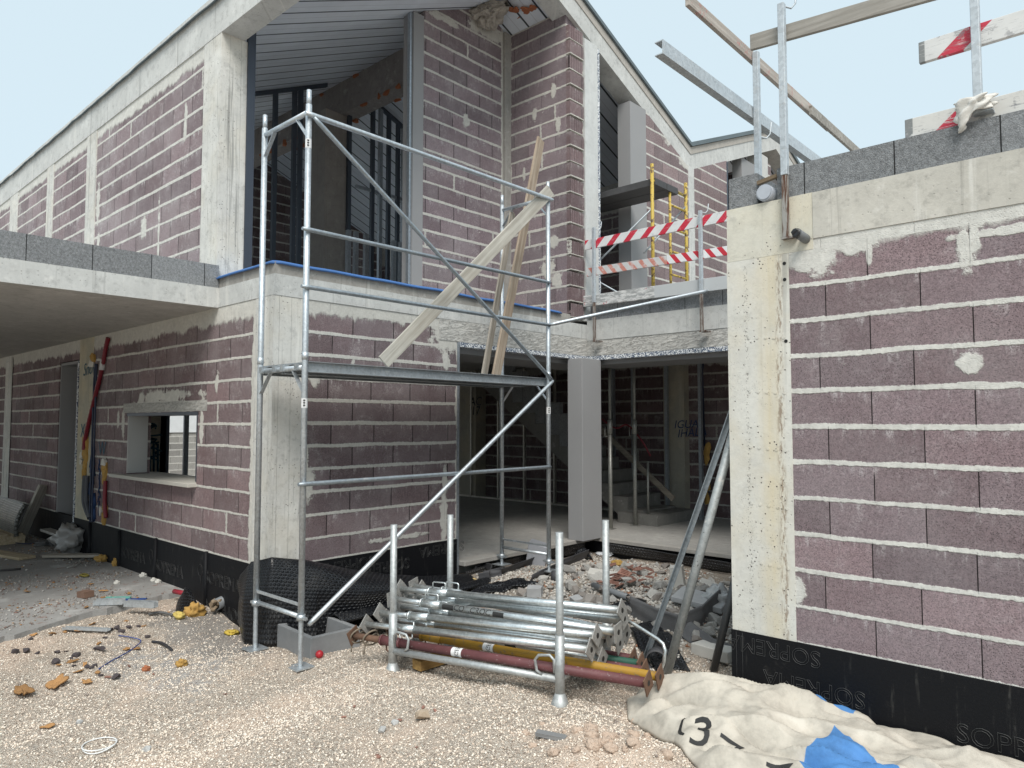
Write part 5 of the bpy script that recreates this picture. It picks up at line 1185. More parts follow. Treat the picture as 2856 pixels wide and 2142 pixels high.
o = gravel_stones('fine_rubble', 55000, -5.7, -2.2, 4.2, 7.9, .005, .028, g, seed=9, keep=lambda X, Y, rs: rs.rand(len(X)) < np.clip(vnoise(X, Y, 1.3, 5) * 2 + .6, .1, 1)); tag(o, 'fine rubble and grit spread over the courtyard floor', 'rubble', kind='stuff')
def chunk(sx, sy, dims, rot, mat, name, label, cat, bev=.006, dz=0.0, tilt=(0, 0)):
    c = og(sx, sy); m = MB().box((-dims[0] / 2, -dims[1] / 2, 0), (dims[0] / 2, dims[1] / 2, dims[2]), j=min(dims) * .07)
    o = bpy.data.objects.new(name, m.mesh(name, mat)); COL.objects.link(o); o.location = c + Vector((0, 0, dz)); o.rotation_euler = (tilt[0], tilt[1], rot)
    md = o.modifiers.new('Bevel', 'BEVEL'); md.width = bev; md.segments = 2; return tag(o, label, cat)
CUBE = plain_mat('concrete_offcut', (.34, .345, .35), .95, var=.4, sc=9, bump=.4); WHT = plain_mat('whitish_slab', (.55, .53, .49), .95, var=.4, sc=6, bump=.4)
chunk(1491, 1668, (.15, .12, .11), .5, CUBE, 'concrete_offcut', 'squared grey concrete offcut lying behind the props', 'concrete offcut')
chunk(1610, 1680, (.12, .09, .07), -.5, CUBE, 'concrete_offcut', 'small grey concrete offcut just behind the top prop', 'concrete offcut', tilt=(.2, .1))
chunk(1893, 1640, (.12, .09, .21), .35, WHT, 'concrete_offcut', 'upright pale concrete offcut between the two leaning tubes', 'concrete offcut', tilt=(.1, -.1))
chunk(1680, 1615, (.30, .16, .07), .5, WHT, 'concrete_slab_piece', 'broad whitish slab piece in the rubble behind the rack back post', 'slab piece', tilt=(.15, .1))
chunk(1955, 1700, (.42, .30, .05), .2, CUBE, 'concrete_slab_piece', 'large flat slab of crusted concrete at the right of the rubble heap', 'slab piece', tilt=(.08, .12), dz=.03)
chunk(1990, 1650, (.28, .14, .035), .3, WHT, 'concrete_slab_piece', 'thin pale slab piece by the black wall at the right', 'slab piece', tilt=(.1, .3), dz=.02)
chunk(1995, 1810, (.30, .17, .08), -.1, WHT, 'concrete_slab_piece', 'pale slab piece below the dark leaning pipe', 'slab piece')
blob('foam_lump', og(1722, 1578, .03), .06, plain_mat('yellow_foam', (.40, .25, .07), .9, var=.5, sc=20, bump=.5), 'rounded lump of yellow foam on the rubble', 'foam lump', squash=(1.2, 1, .7))
blob('plastic_film', og(1690, 1550, .02), .075, plain_mat('white_film', (.62, .64, .67), .4, var=.3), 'crumpled white plastic film at the back of the courtyard', 'plastic film', squash=(1.6, 1, .35), k=.6)
blob('plastic_film', og(2000, 1700, .05), .10, plain_mat('clear_film', (.40, .41, .41), .3, var=.4), 'crumpled clear film by the dark leaning pipe', 'plastic film', squash=(1, 1, .9), k=.8, seed=4)
blob('foam_lump', og(1322, 1632, .03), .03, plain_mat('beige_foam', (.48, .36, .17), .9, var=.4), 'small beige foam lump beside the curled rubber strip', 'foam lump')
# things leaning on the wing
def lean(name, a, bpx, r, mat, label, cat):
    top = hx(a[0], a[1], -2.15); bot = on_ground(*bpx, -.01); d = top - bot; return bot, bot + d * 1.12
b, t_ = lean('', (1572, 905), (1385, 1437), 0, None, '', '')
t = thing('steel_profile', 'thin steel angle leaning on the right wing, left of the thick tube', 'steel profile', tuple(b)); MB().beam(b, t_, .045, .005, up=(0, 1, 0)).build('wide_flange', GALD, t); MB().beam(b + Vector((.012, .01, 0)), t_ + Vector((.012, .01, 0)), .004, .03, up=(0, 1, 0)).build('narrow_flange', GALD, t)
b, t_ = lean('', (1577, 960), (1440, 1456), 0, None, '', '')
rope('steel_tube', [b, t_], .030, steel_mat('mortar_splashed_tube', (.40, .42, .42), .5, .55, dirt=.9, dc=(.5, .48, .45)), 'thick mortar splashed tube leaning on the right wing', 'tube')
b, t_ = lean('', (1586, 1262), (1541, 1449), 0, None, '', '')
rope('steel_tube', [b, t_], .027, plain_mat('dark_tube', (.07, .075, .08), .5, .4, var=.5), 'dark pipe leaning behind the foot of the stained pillar', 'tube')
q0 = RK(0, .42, 0); pl = lambda sx, sy, y_: hy(sx / S, sy / S, y_)
rope('steel_hoop', [pl(1748, 1730, 4.12), pl(1770, 1742, 4.12), pl(1835, 1783, 4.10), pl(1850, 1796, 4.09), pl(1856, 1815, 4.08), pl(1852, 1845, 4.08), pl(1838, 1884, 4.08)], .012, PROP, 'bent bright steel hoop sticking up beside the props', 'hoop')

# ================================================================== TARPAULIN
g = G('tarpaulin'); uvp = g.P('UV'); u, v, w_ = g.xyz(uvp); p = g.P(); n = g.noise(p, 3.5, 6, .65); n2 = g.noise(p, 14, 5, .7)
col = g.scale(g.vec(.50, .46, .395), .70 + n * .55); col = g.mix(g.ss(n2, .60, .74) * .35, col, (.33, .28, .21)); col = g.mix(g.ss(n, .58, .7) * .3, col, (.68, .66, .60))
bl_ = g.mx(g.mx(g.ss(u + v * .05, .435, .437) * (1 - g.ss(u, .64, .642)) * g.ss(v - (u - .40) * 1.15, .30, .302) * (1 - g.ss(v - (u - .40) * 1.15, .62, .622)), g.ss(u, .30, .302) * (1 - g.ss(u, .43, .432)) * (1 - g.ss(v, .165, .167))), g.ss(u, .66, .662) * (1 - g.ss(u, .70, .702)) * g.ss(v, .3, .31) * (1 - g.ss(v, .52, .53)))
col = g.mix(bl_, col, g.scale(g.vec(.075, .21, .46), .75 + n * .5))
col = g.scale(col, .80 + g.ss(g.noise(p, 7, 6, .7), .3, .6) * .25)
x, y, z = g.xyz(p); weave = g.m('SINE', x * 900) * .04 + g.m('SINE', y * 900) * .04
cr = g.m('ABSOLUTE', g.noise(p, 6.5, 3, .5) - .5); cr2 = g.m('ABSOLUTE', g.noise(g.vec(x * 1.3 + y, y * .5 - x * .4, z), 9, 2, .5) - .5)
TARP = g.out(col, .72, h=g.mn(cr, .10) * 2.2 + g.mn(cr2, .08) * 1.6 + weave * .5, hd=.007, hs=.5, spec=.3)
TX = [-2.52, -2.42, -2.25, -2.0, -1.75, -1.5, -1.2, -.9, -.6, -.2, .3]
TB = [4.04, 4.20, 4.28, 4.325, 4.335, 4.34, 4.34, 4.34, 4.34, 4.34, 4.34]
TF = [3.78, 3.63, 3.55, 3.44, 3.22, 3.02, 2.86, 2.8, 2.8, 2.8, 2.8]
TH = [.05, .12, .17, .17, .16, .15, .14, .13, .13, .12, .12]
def ridge(d, w): return math.exp(-abs(d) / w * 1.4)
FOLDS = [((-2.46, 3.86), (-1.3, 4.14), .10, .085), ((-2.36, 3.66), (-1.85, 3.93), .055, .075), ((-2.38, 3.74), (-1.90, 3.74), .06, -.085), ((-2.0, 3.52), (-1.45, 3.72), .05, .05), ((-1.95, 3.40), (-1.62, 3.30), .07, .05), ((-1.86, 3.62), (-1.25, 3.50), .06, -.055), ((-1.70, 3.85), (-.35, 3.98), .12, .06), ((-1.62, 3.55), (-.95, 3.62), .05, .065), ((-1.45, 3.62), (-1.0, 3.30), .06, -.05),
         ((-1.30, 3.72), (-.2, 3.62), .06, .07), ((-1.2, 3.60), (-.5, 3.45), .06, -.05), ((-1.15, 3.40), (-.3, 3.30), .07, .06), ((-2.3, 4.12), (-1.5, 4.22), .06, .05), ((-1.5, 4.05), (-.4, 4.22), .06, -.04), ((-1.55, 3.12), (-1.25, 3.45), .05, .045), ((-.95, 3.9), (-.2, 4.15), .07, .05)]
def segd(x, y, a, b):
    ax, ay = a; bx, by = b; t = max(0, min(1, ((x - ax) * (bx - ax) + (y - ay) * (by - ay)) / ((bx - ax) ** 2 + (by - ay) ** 2)))
    return math.hypot(x - ax - t * (bx - ax), y - ay - t * (by - ay)), t
def tarp(u, v):
    x = -2.52 + u * 2.82; yb = np.interp(x, TX, TB); yf = np.interp(x, TX, TF); h = np.interp(x, TX, TH)
    x += mnoise.noise(Vector((v * 3.1, u * 2, 2))) * .05 * (1 - u) ** 2
    y = yb + (yf - yb) * v + mnoise.noise(Vector((u * 9, v * 2, 5))) * .03
    pr = (math.sin(math.pi * min(1, (.06 + .94 * v) ** .85)) ** .55) if 0 < v < 1 else 0
    z = float(gz(x, y)) + .006 + h * pr * (.72 + .28 * mnoise.noise(Vector((x * 1.7, y * 1.7, 0))))
    e = min(1, min(v, 1 - v) * 9, u * 14)
    for a, b, w, k in FOLDS:
        d, t = segd(x, y, a, b); z += 1.0 * k * ridge(d, w * .9) * e * math.sin(math.pi * (.15 + .7 * t))
    a, b = x * .93 + y * .37, y * .93 - x * .37
    n1 = mnoise.noise(Vector((a * 1.25, b * 2.6, 4.2))); n2 = mnoise.noise(Vector((a * 2.7 + 3, b * 4.6, 9.1))); n3 = mnoise.noise(Vector((x * 4.2 - y * 3, y * 3.1 + x, 1.7)))
    z += (.150 * (.34 - abs(n1)) + .085 * (.28 - abs(n2)) + .024 * (.25 - abs(n3))) * e
    return (x, y, z)
m = MB().grid(tarp, 260, 150); tp_ = thing('tarpaulin', 'crumpled cream tarpaulin with blue panels and black figures heaped along the foot of the right wing', 'tarpaulin', (-1.5, 3.7, -1.72))
tp_['label'] = 'crumpled cream tarpaulin with blue panels lying along the foot of the right wing'
m.build('sheet', TARP, tp_, solid=.007)
def tarp_text(body, xc, yc, size, rot):
    vs, fs = text_mesh(body, size); bm = bmesh.new(); vl = [bm.verts.new(v) for v in vs]
    for f in fs:
        try: bm.faces.new([vl[i] for i in f])
        except ValueError: pass
    bmesh.ops.triangulate(bm, faces=bm.faces); bmesh.ops.subdivide_edges(bm, edges=bm.edges, cuts=5, use_grid_fill=True); bm.verts.index_update()
    out = []
    for v in bm.verts:
        x = v.co.x * math.cos(rot) - v.co.y * math.sin(rot); y = v.co.x * math.sin(rot) + v.co.y * math.cos(rot)
        X = xc + x; yb, yf = np.interp(X, TX, TB), np.interp(X, TX, TF); Y = yc + y
        q = tarp((X + 2.52) / 2.82, (Y - yb) / (yf - yb)); out.append((q[0], q[1], q[2] + .0075))
    MB().add(out, [tuple(v.index for v in f.verts) for f in bm.faces]).build('black_figure', INK, tp_); bm.free()
tarp_text('3', -1.86, 3.46, .25, .30); tarp_text('Z', -1.70, 3.42, .21, .15); tarp_text('(', -1.985, 3.50, .18, .35); tarp_text('Z', -1.40, 3.33, .2, .3)

# ================================================================== CHANNEL BLOCK, BALL, RING
TRO = plain_mat('hollow_block_grey', (.24, .245, .25), .95, var=.35, sc=12, bump=.4)
m = MB(); x0, x1, y0, y1, zt, zb, w = -5.72, -5.14, 3.26, 3.72, -1.715, -1.94, .042
ang = -.06; cT = Vector(((x0 + x1) / 2, (y0 + y1) / 2, 0))
o4 = [(x0, y0), (x1, y0), (x1, y1), (x0, y1)]; i4 = [(x0 + w, y0 + w), (x1 - w, y0 + w), (x1 - w, y1 - w), (x0 + w, y1 - w)]
vs = [(x, y, zb) for x, y in o4] + [(x, y, zt) for x, y in o4] + [(x, y, zt) for x, y in i4] + [(x, y, zb + .04) for x, y in i4]
fs = [(0, 1, 5, 4), (1, 2, 6, 5), (2, 3, 7, 6), (3, 0, 4, 7), (4, 5, 9, 8), (5, 6, 10, 9), (6, 7, 11, 10), (7, 4, 8, 11), (8, 9, 13, 12), (9, 10, 14, 13), (10, 11, 15, 14), (11, 8, 12, 15), (12, 13, 14, 15), (3, 2, 1, 0)]
RZ = Matrix.Rotation(ang, 3, 'Z'); m.add([tuple(RZ @ (Vector(v) - cT) + cT) for v in vs], fs)
tag(m.build('hollow_block', TRO, bevel=.007), 'open grey hollow concrete block half sunk in gravel behind the scaffold leg', 'concrete block')
c = hz(690, 1419, -1.87); q = bpy.data.meshes.new('ball'); bm = bmesh.new(); bmesh.ops.create_uvsphere(bm, u_segments=20, v_segments=12, radius=.032); [setattr(f, 'smooth', True) for f in bm.faces]; bm.to_mesh(q); bm.free()
q.materials.append(plain_mat('red_plastic', (.40, .02, .03), .4, var=.3)); o = bpy.data.objects.new('ball', q); COL.objects.link(o); o.location = (c.x, c.y, float(gz(c.x, c.y)) + .026); tag(o, 'small red ball in front of the grey hollow block', 'ball')
c = og(277, 2085); RING = [c + Vector((.085 * math.cos(t) * 1.1, .085 * math.sin(t), .012 + .008 * math.sin(2 * t))) for t in np.linspace(0, 6.283, 30)] + [c + Vector((.08 * math.cos(t) * 1.1, .088 * math.sin(t), .020)) for t in np.linspace(0, 6.283, 30)]
rope('cable_loop', RING, .0035, plain_mat('white_cable', (.72, .73, .73), .5), 'loop of thin white cable lying on the gravel in the foreground', 'cable')

# ================================================================== CONDUITS ON THE LEFT WALL
REDC = plain_mat('red_conduit', (.17, .008, .018), .45, var=.3, sc=30); GRYC = plain_mat('grey_conduit', (.055, .058, .07), .5, var=.3); NAVY = plain_mat('navy_cable', (.012, .022, .055), .5)
WTAPE = plain_mat('white_tape', (.60, .60, .60), .6, var=.4, sc=30)
def wl_px(zx, zy, ox=200, oy=850, k=4.2538, d=.035): return hy((ox + zx / k) / S, (oy + zy / k) / S, Y0 - d)
def smooth(pts, n=40):
    out = []
    for i in range(n + 1):
        t = i / n * (len(pts) - 1); j = min(int(t), len(pts) - 2); w = t - j
        p0, p1, p2, p3 = pts[max(j - 1, 0)], pts[j], pts[j + 1], pts[min(j + 2, len(pts) - 1)]
        out.append(.5 * ((2 * p1) + (p2 - p0) * w + (2 * p0 - 5 * p1 + 4 * p2 - p3) * w * w + (3 * p1 - p0 - 3 * p2 + p3) * w ** 3))
    return out
t = thing('conduit', 'long red corrugated conduit hanging down the wall right of the doorway', 'conduit', tuple(wl_px(300, 900)))
pts = smooth([wl_px(*q) for q in ((432, 392), (402, 520), (370, 700), (325, 900), (255, 1180), (195, 1430), (152, 1640), (145, 1720))], 70)
MB().tube(pts, [.026 + .003 * (i % 2) for i in range(len(pts))], 10).build('hose', REDC, t); MB().tube([wl_px(374, 645), wl_px(358, 770)], .034, 12).build('tape', WTAPE, t)
pts = smooth([wl_px(*q, 200, 1200) for q in ((400, 600), (395, 720), (392, 880), (405, 1040))], 40)
rope('conduit', pts, [.024 + .003 * (i % 2) for i in range(len(pts))], REDC, 'short red conduit low on the wall left of the window', 'conduit')
pts = smooth([wl_px(*q, 200, 1200) for q in ((160, 540), (150, 700), (150, 850), (180, 960), (215, 1040))]); rope('conduit', pts, .034, GRYC, 'grey conduit curving down beside the doorway column', 'conduit')
pts = smooth([wl_px(*q, 200, 1200) for q in ((185, 540), (178, 700), (178, 850), (200, 950), (222, 1035))]); rope('conduit', pts, .026, GRYC, 'thinner grey conduit beside the curving one, right of it', 'conduit')
for k, (x_, lab) in enumerate(((236, 'dark cable hanging straight down the wall, left strand'), (262, 'dark cable hanging straight down the wall, right strand'))):
    pts = smooth([wl_px(x_ + 45 - k * 10, 700), wl_px(x_ + 25, 1000), wl_px(x_ + 12, 1400), wl_px(x_ - 2, 1489 + 400), wl_px(x_ - 20, 1489 + 900), wl_px(x_ - 18, 1489 + 1090)]); rope('cable', pts, .012, NAVY, lab, 'cable')
FO2 = plain_mat('mustard_foam', (.42, .25, .07), .9, var=.5, sc=14, bump=.6); FOW = plain_mat('white_plaster', (.62, .60, .55), .9, var=.25)
def foam_patch(label, items, whites):
    m = MB(); c0 = None
    for (x_, y_, rx, rz) in items:
        c = wl_px(x_, y_, 200, 850, 4.2538, .01); c0 = c0 or c
        for k in range(5): m.rock(c + Vector((random.uniform(-rx, rx) * .5, 0, random.uniform(-rz, rz) * .6)), rx, .035, rz * .7, 22)
    t = thing('foam_patch', label, 'foam', tuple(c0)); m.build('foam', FO2, t)
    m = MB()
    for (x_, y_, rx, rz) in whites: m.rock(wl_px(x_, y_, 200, 850, 4.2538, .02), rx, .03, rz, 22, k=.8)
    if whites: m.build('plaster_dab', FOW, t)
foam_patch('mustard foam patch with white plaster high on the doorway column', [(255, 635, .07, .10)], [(235, 700, .075, .055)])
foam_patch('long mustard foam patch round the conduits beside the doorway', [(155, 1700, .06, .16), (165, 1830, .06, .16), (155, 1960, .05, .14), (185, 1640, .03, .10)], [(120, 1790, .05, .05), (120, 1860, .04, .04)])
foam_patch('mustard foam strip with a white top, left of the window', [(390, 1960, .07, .10), (395, 2060, .05, .10)], [(380, 1870, .085, .065)])
foam_patch('small mustard foam patch near the wall foot left of the window', [(400, 2390, .06, .09), (385, 2520, .05, .10)], [(350, 2445, .05, .07)])
m = MB(); c = wl_px(215, 760, d=.012); lettering(m, 'Snow', .24, tuple(c), (1, 0, .05), (0, 0, 1), shear=.25); c = wl_px(360, 1715, d=.012); lettering(m, 'W', .26, tuple(c), (1, 0, 0), (0, 0, 1)); c = wl_px(130, 1500, d=.012); lettering(m, 'X', .26, tuple(c), (1, 0, 0), (0, 0, 1)); part('marker_writing', m, PAINTT)
m = MB()
for k in range(24): q = wl_px(245 + random.uniform(-25, 25), 1690 + k * 32, d=.010); m.tube([q, q + Vector((random.uniform(-.06, .06), 0, -.16))], .010 + random.random() * .012, 4)
for k in range(12): q = wl_px(325 + random.uniform(-5, 5), 1830 + k * 55, d=.010); m.tube([q, q + Vector((random.uniform(-.04, .06), 0, -.08))], .007, 4)
part('paint_run', m, PAINT)

# ================================================================== LEFT: THINGS UNDER THE CARPORT
PZ = -1.713
def pv(zx, zy, dz=0.0, k=2.2663, ox=0, oy=1280): q = hz((ox + zx / k) / S, (oy + zy / k) / S, PZ); return q + Vector((0, 0, dz))
GREYMAT = dimple_mat('dimple_grey', .05, (.11, .11, .10))
a = hy(0, 1105, 2.85); 
def mat_roll(u, v): return (-13.6 + u * 1.45, 2.98 - .05 * math.sin(v * 3.1) - .10 * (1 - v), PZ + .14 + v * .44 - .03 * u)
tag(MB().grid(mat_roll, 30, 20, 1.45, .7).build('drainage_mat', GREYMAT, solid=.05), 'grey dimpled drainage mat standing against the wall at the far left', 'drainage mat')
pt = thing('pallet', 'pale wooden pallet lying under the dimpled mat at the far left', 'pallet', (-12.6, 2.6, PZ))
PAL = wood_mat('pallet_wood', (.44, .36, .25), (.30, .24, .16), 0)
for k in range(4): MB().box((-13.4, 2.30 + k * .18, PZ + .12), (-12.2, 2.43 + k * .18, PZ + .145)).build('slat', PAL, pt)
for k in range(2): MB().box((-12.36 - k * .9, 2.28, PZ), (-12.22 - k * .9, 3.0, PZ + .118)).build('bearer', PAL, pt)
b = pv(125, 515); board('plank', b + Vector((0, 0, .03)), (b.x + .15, Y0 - .05, PZ + .80), .20, .035, GB, 'grey board leaning on the wall left of the doorway', up=(-1, .2, 0))
b = pv(55, 622); board('plank', b + Vector((-.5, -.1, .02)), b + Vector((.35, .12, .02)), .035, .20, PAL, 'short pale board lying on the apron at the far left')
b = pv(440, 640); board('plank', b + Vector((-.42, -.14, .025)), b + Vector((.30, .34, .05)), .03, .16, WB, 'grey board lying under the plastic bag below the door sill')
b = pv(420, 590); blob('plastic_bag', b + Vector((0, .05, .17)), .21, plain_mat('hazy_plastic', (.27, .26, .25), .3, var=.5, sc=8), 'crumpled clear plastic bag heaped below the door sill', 'plastic bag', k=.7, squash=(1.1, .8, .8), seed=2)
b = pv(290, 540); blob('wire_tangle', b + Vector((0, 0, .02)), .10, plain_mat('dull_wire', (.12, .12, .12), .8, var=.7, sc=40), 'tangle of grey wire near the leaning board', 'wire', k=.9, squash=(1.5, 1, .25), seed=5)
rope('cable', smooth([pv(0, 520, .01), pv(90, 535, .012), pv(180, 540, .01), pv(250, 532, .01)], 20), .008, NAVY, 'thin dark cable lying across the apron at the far left', 'cable')
rope('rebar', [pv(0, 712, .012), pv(132, 702, .012)], .012, plain_mat('dark_rebar', (.05, .045, .045), .7), 'short dark bar lying on the apron at the left edge', 'bar')
rope('cable', smooth([pv(425, 692, .01), pv(470, 680, .01), pv(515, 660, .012)], 10), .007, plain_mat('pale_cable', (.55, .55, .52), .6), 'short pale cable on the apron', 'cable')
PROF = steel_mat('small_profile', (.42, .44, .45), .5, .5, dirt=.3)
def channel(c, ang, L, w, h, label):
    t = thing('channel_offcut', label, 'metal offcut', tuple(c)); t.rotation_euler = (0, 0, ang)
    for nm, a, b in (('base', (-L / 2, -w / 2, 0), (L / 2, w / 2, .002)), ('side', (-L / 2, -w / 2, .002), (L / 2, -w / 2 + .002, h)), ('side', (-L / 2, w / 2 - .002, .002), (L / 2, w / 2, h))):
        o = MB().box(a, b).build(nm, PROF, None, world=True); o.parent = t
channel(pv(690, 922, .005), .9, .26, .075, .05, 'short steel channel offcut lying open on the apron near its edge'); channel(pv(890, 938, .005), .55, .32, .06, .055, 'longer steel channel offcut beside the apron end')
channel(og(240, 1768, .02), .6, .42, .045, .02, 'thin steel channel lying at the edge of the gravel and the apron')
def strip_bit(c, ang, dims, mat, name, label, cat):
    o = bpy.data.objects.new(name, MB().box((-dims[0] / 2, -dims[1] / 2, 0), (dims[0] / 2, dims[1] / 2, dims[2]), j=.002).mesh(name, mat)); COL.objects.link(o); o.location = c; o.rotation_euler = (random.uniform(-.06, .06), random.uniform(-.06, .06), ang); return tag(o, label, cat)
strip_bit(pv(740, 881), .65, (.28, .035, .015), plain_mat('mint_plastic', (.15, .42, .36), .5), 'plastic_strip', 'mint green plastic strip on the apron', 'plastic strip')
strip_bit(pv(860, 890), .8, (.20, .03, .012), plain_mat('blue_plastic', (.02, .06, .22), .5), 'plastic_strip', 'blue plastic sliver on the apron', 'plastic strip')
rope('conduit_offcut', [pv(1100, 856, .03), pv(1150, 866, .03), pv(1190, 866, .03)], .024, plain_mat('red_offcut', (.28, .015, .03), .5), 'short red conduit offcut at the foot of the black skirt', 'conduit offcut')
strip_bit(pv(540, 873), .2, (.13, .10, .06), plain_mat('brown_card', (.17, .10, .07), .9, var=.6, sc=20), 'cardboard_scrap', 'crushed brown cardboard scrap on the apron', 'scrap')
rope('string_bundle', smooth([pv(505, 745, .015), pv(530, 738, .02), pv(560, 745, .015), pv(535, 752, .02), pv(508, 744, .02)], 20), .010, plain_mat('olive_string', (.22, .18, .03), .8), 'small coil of olive string on the apron', 'string')
for (zx, zy, r_) in ((905, 745, .03), (972, 775, .025), (740, 792, .025), (1000, 785, .025)): blob('plaster_crumb', pv(zx, zy, .015), r_, FOW, 'white plaster crumb on the apron along the black skirt', 'crumb', k=.5)['group'] = 'plaster crumbs along the skirt'
blob('foam_lump', pv(650, 645, .03), .06, FO2, 'mustard foam lump on the apron by the black skirt', 'foam lump', k=.7, squash=(1.6, 1, .7)); blob('foam_lump', pv(727, 675, .03), .035, FO2, 'tiny mustard foam lump standing by the black skirt', 'foam lump', k=.5, squash=(.8, .8, 1.5))
gz_keep = gz
def gz(x, y): return np.full(np.shape(x), PZ - .001)
o = gravel_stones('apron_grit', 22000, -13.5, -6.6, -.5, 3.25, .003, .019, DEB, seed=21, keep=lambda X, Y, rs: (X < pav_edge_x(Y) - .03) & (rs.rand(len(X)) < np.clip((vnoise(X, Y, 1.9, 17) * 2.2 + .25) * np.where(Y > 2.9, 1.6, 1), .04, 1))); tag(o, 'fine dark and rusty grit strewn over the concrete apron', 'grit', kind='stuff')
gz = gz_keep
# ---- bits strewn on the gravel
def z6(zx, zy, dz=0.0): return og(zx / 1.8143, 1700 + zy / 1.8143, dz)
def foam_proto(k):
    sd_ = k * 3.7
    def fn(u, v):
        a = u * 2 * math.pi; r = (1 - v * .0) * (.55 + .5 * abs(mnoise.noise(Vector((math.cos(a) * 1.6, math.sin(a) * 1.6, sd_))) * 1.6)) * v
        return (r * math.cos(a) * 1.3, r * math.sin(a) * .75, .08 + .16 * mnoise.noise(Vector((r * 2 * math.cos(a), r * 2 * math.sin(a), sd_))))
    return MB().grid(fn, 26, 6).mesh('foam_scrap', FOAM)
fp = [foam_proto(k) for k in range(7)]
def drop(protos, name, pts, smin, smax, label, cat, group, fn=z6, dz=.2):
    for (zx, zy) in pts:
        c = fn(zx, zy); s_ = random.uniform(smin, smax); o = bpy.data.objects.new(name, random.choice(protos)); COL.objects.link(o)
        o.location = c + Vector((0, 0, s_ * dz)); o.scale = (s_, s_, s_); o.rotation_euler = (random.gauss(0, .15), random.gauss(0, .15), random.uniform(0, 6.28)); tag(o, label, cat, group)
        if name == 'foam_scrap': md = o.modifiers.new('Solidify', 'SOLIDIFY'); md.thickness = .14
drop(fp, 'foam_scrap', [(170, 140), (265, 146), (330, 120), (400, 115), (470, 78), (640, 62), (725, 110), (300, 290), (370, 270), (430, 280), (400, 335), (495, 330), (440, 390), (500, 185), (690, 205), (240, 600), (850, 20), (640, 205)], 0.018, .048, 'torn scrap of orange insulation foam on the gravel by the apron edge', 'foam scrap', 'orange foam scraps on the gravel')
drop(fp, 'foam_scrap', [(170, 845), (650, 840), (655, 880), (815, 855), (545, 943), (575, 795), (445, 830)], 0.022, .05, 'torn scrap of orange insulation foam on the concrete apron', 'foam scrap', 'orange foam scraps on the apron', fn=lambda x, y: pv(x, y))
for (zx, zy, s_, lab) in ((110, 442, .085, 'largest torn orange foam sheet, at the left edge of the gravel'), (290, 390, .085, 'crumpled orange and grey foam sheet on the gravel at the left')):
    drop(fp, 'foam_scrap', [(zx, zy)], s_, s_ * 1.05, lab, 'foam scrap', None)
blob('foam_lump', z6(920, 290, .02), .028, FO2, 'mustard foam nugget alone on the gravel left of the scaffold', 'foam lump', k=.8); blob('foam_lump', z6(740, 316, .015), .022, FOAMR, 'small rusty foam nugget on the grey dust patch', 'foam lump', k=.6)
blob('foam_lump', og(648, 1770, .02), .04, plain_mat('yellow_scrap', (.50, .36, .06), .9, var=.4), 'bright yellow foam scrap on the gravel left of the rear scaffold foot', 'foam lump', k=.7, squash=(1.5, 1, .5)); blob('foam_lump', og(500, 1725, .03), .045, plain_mat('pale_yellow_foam', (.55, .42, .12), .9, var=.3), 'pale yellow foam roll by the apron end', 'foam lump', k=.4, squash=(1.6, .8, .7)); blob('foam_lump', og(545, 1715, .04), .06, FO2, 'brown torn foam lump between the flap and the muddy pipe', 'foam lump', k=.9)
LAVA = plain_mat('dark_block_stone', (.075, .062, .065), .95, var=.6, sc=16, bump=.7)
lp = [MB().rock((0, 0, 0), 1, .7, .45, 18).mesh('block_fragment', LAVA) for _ in range(6)]
drop(lp, 'block_fragment', [(155, 165), (187, 225), (75, 220), (130, 213), (288, 222), (262, 78), (280, 270), (385, 240), (590, 100), (610, 125), (700, 100), (745, 145), (510, 345), (460, 300), (590, 355), (375, 295), (650, 88), (560, 110), (530, 150), (500, 210), (440, 300), (480, 290), (335, 215), (360, 250), (545, 5)], .022, .055, 'dark fragment of porous block on the gravel near the apron', 'block fragment', 'dark block fragments on the gravel', dz=.25)
TS = [MB().rock((0, 0, 0), 1, .6, .3, 14).mesh('brick_chip', TER) for _ in range(4)]
drop(TS, 'brick_chip', [(650, 290), (545, 352), (780, 330), (1140, 432)], .018, .032, 'small red brick chip on the gravel left of the scaffold', 'brick chip', 'red brick chips on the gravel', dz=.3)
def z8(zx, zy): return og(952 + zx / 2.3235, 1428 + zy / 2.3235)
drop(TS, 'brick_chip', [(85, 1265), (530, 1272), (610, 1290), (375, 1355), (15, 1335), (490, 1530), (228, 1580), (240, 1595)], .014, .028, 'small red brick chip on the gravel in front of the rack', 'brick chip', 'red brick chips before the rack', fn=z8, dz=.3)
ST = [MB().rock((0, 0, 0), 1, .75, .65, 24).mesh('stone', plain_mat('tan_stone', (.42, .335, .25), .95, var=.4, sc=14, bump=.6))]
drop(ST, 'stone', [(525, 1345)], .062, .063, 'largest tan stone on the gravel in front of the rack', 'stone', None, fn=z8, dz=.45); GS_ = [MB().rock((0, 0, 0), 1, .8, .7, 22).mesh('stone', plain_mat('pale_grey_stone', (.44, .44, .43), .95, var=.4, sc=16, bump=.5))]
drop(GS_, 'stone', [(345, 1378), (265, 1425)], .03, .042, 'pale grey stone on the gravel left of the large tan stone', 'stone', 'pale grey stones before the rack', fn=z8, dz=.4)
drop(GS_, 'stone', [(400, 580)], .024, .025, 'lone grey pebble on the gravel above the white cable loop', 'stone', None, dz=.5); drop(GS_, 'stone', [(745, 712)], .035, .036, 'grey chip right of the white cable loop', 'stone', None, dz=.2)
rope('wire', smooth([z6(600, 150, .012), z6(680, 165, .02), z6(712, 175, .02), z6(650, 220, .012), z6(560, 270, .012), z6(500, 308, .01)], 30), .0045, plain_mat('blue_wire', (.03, .06, .22), .5), 'thin blue wire curling across the grey dust patch', 'wire')
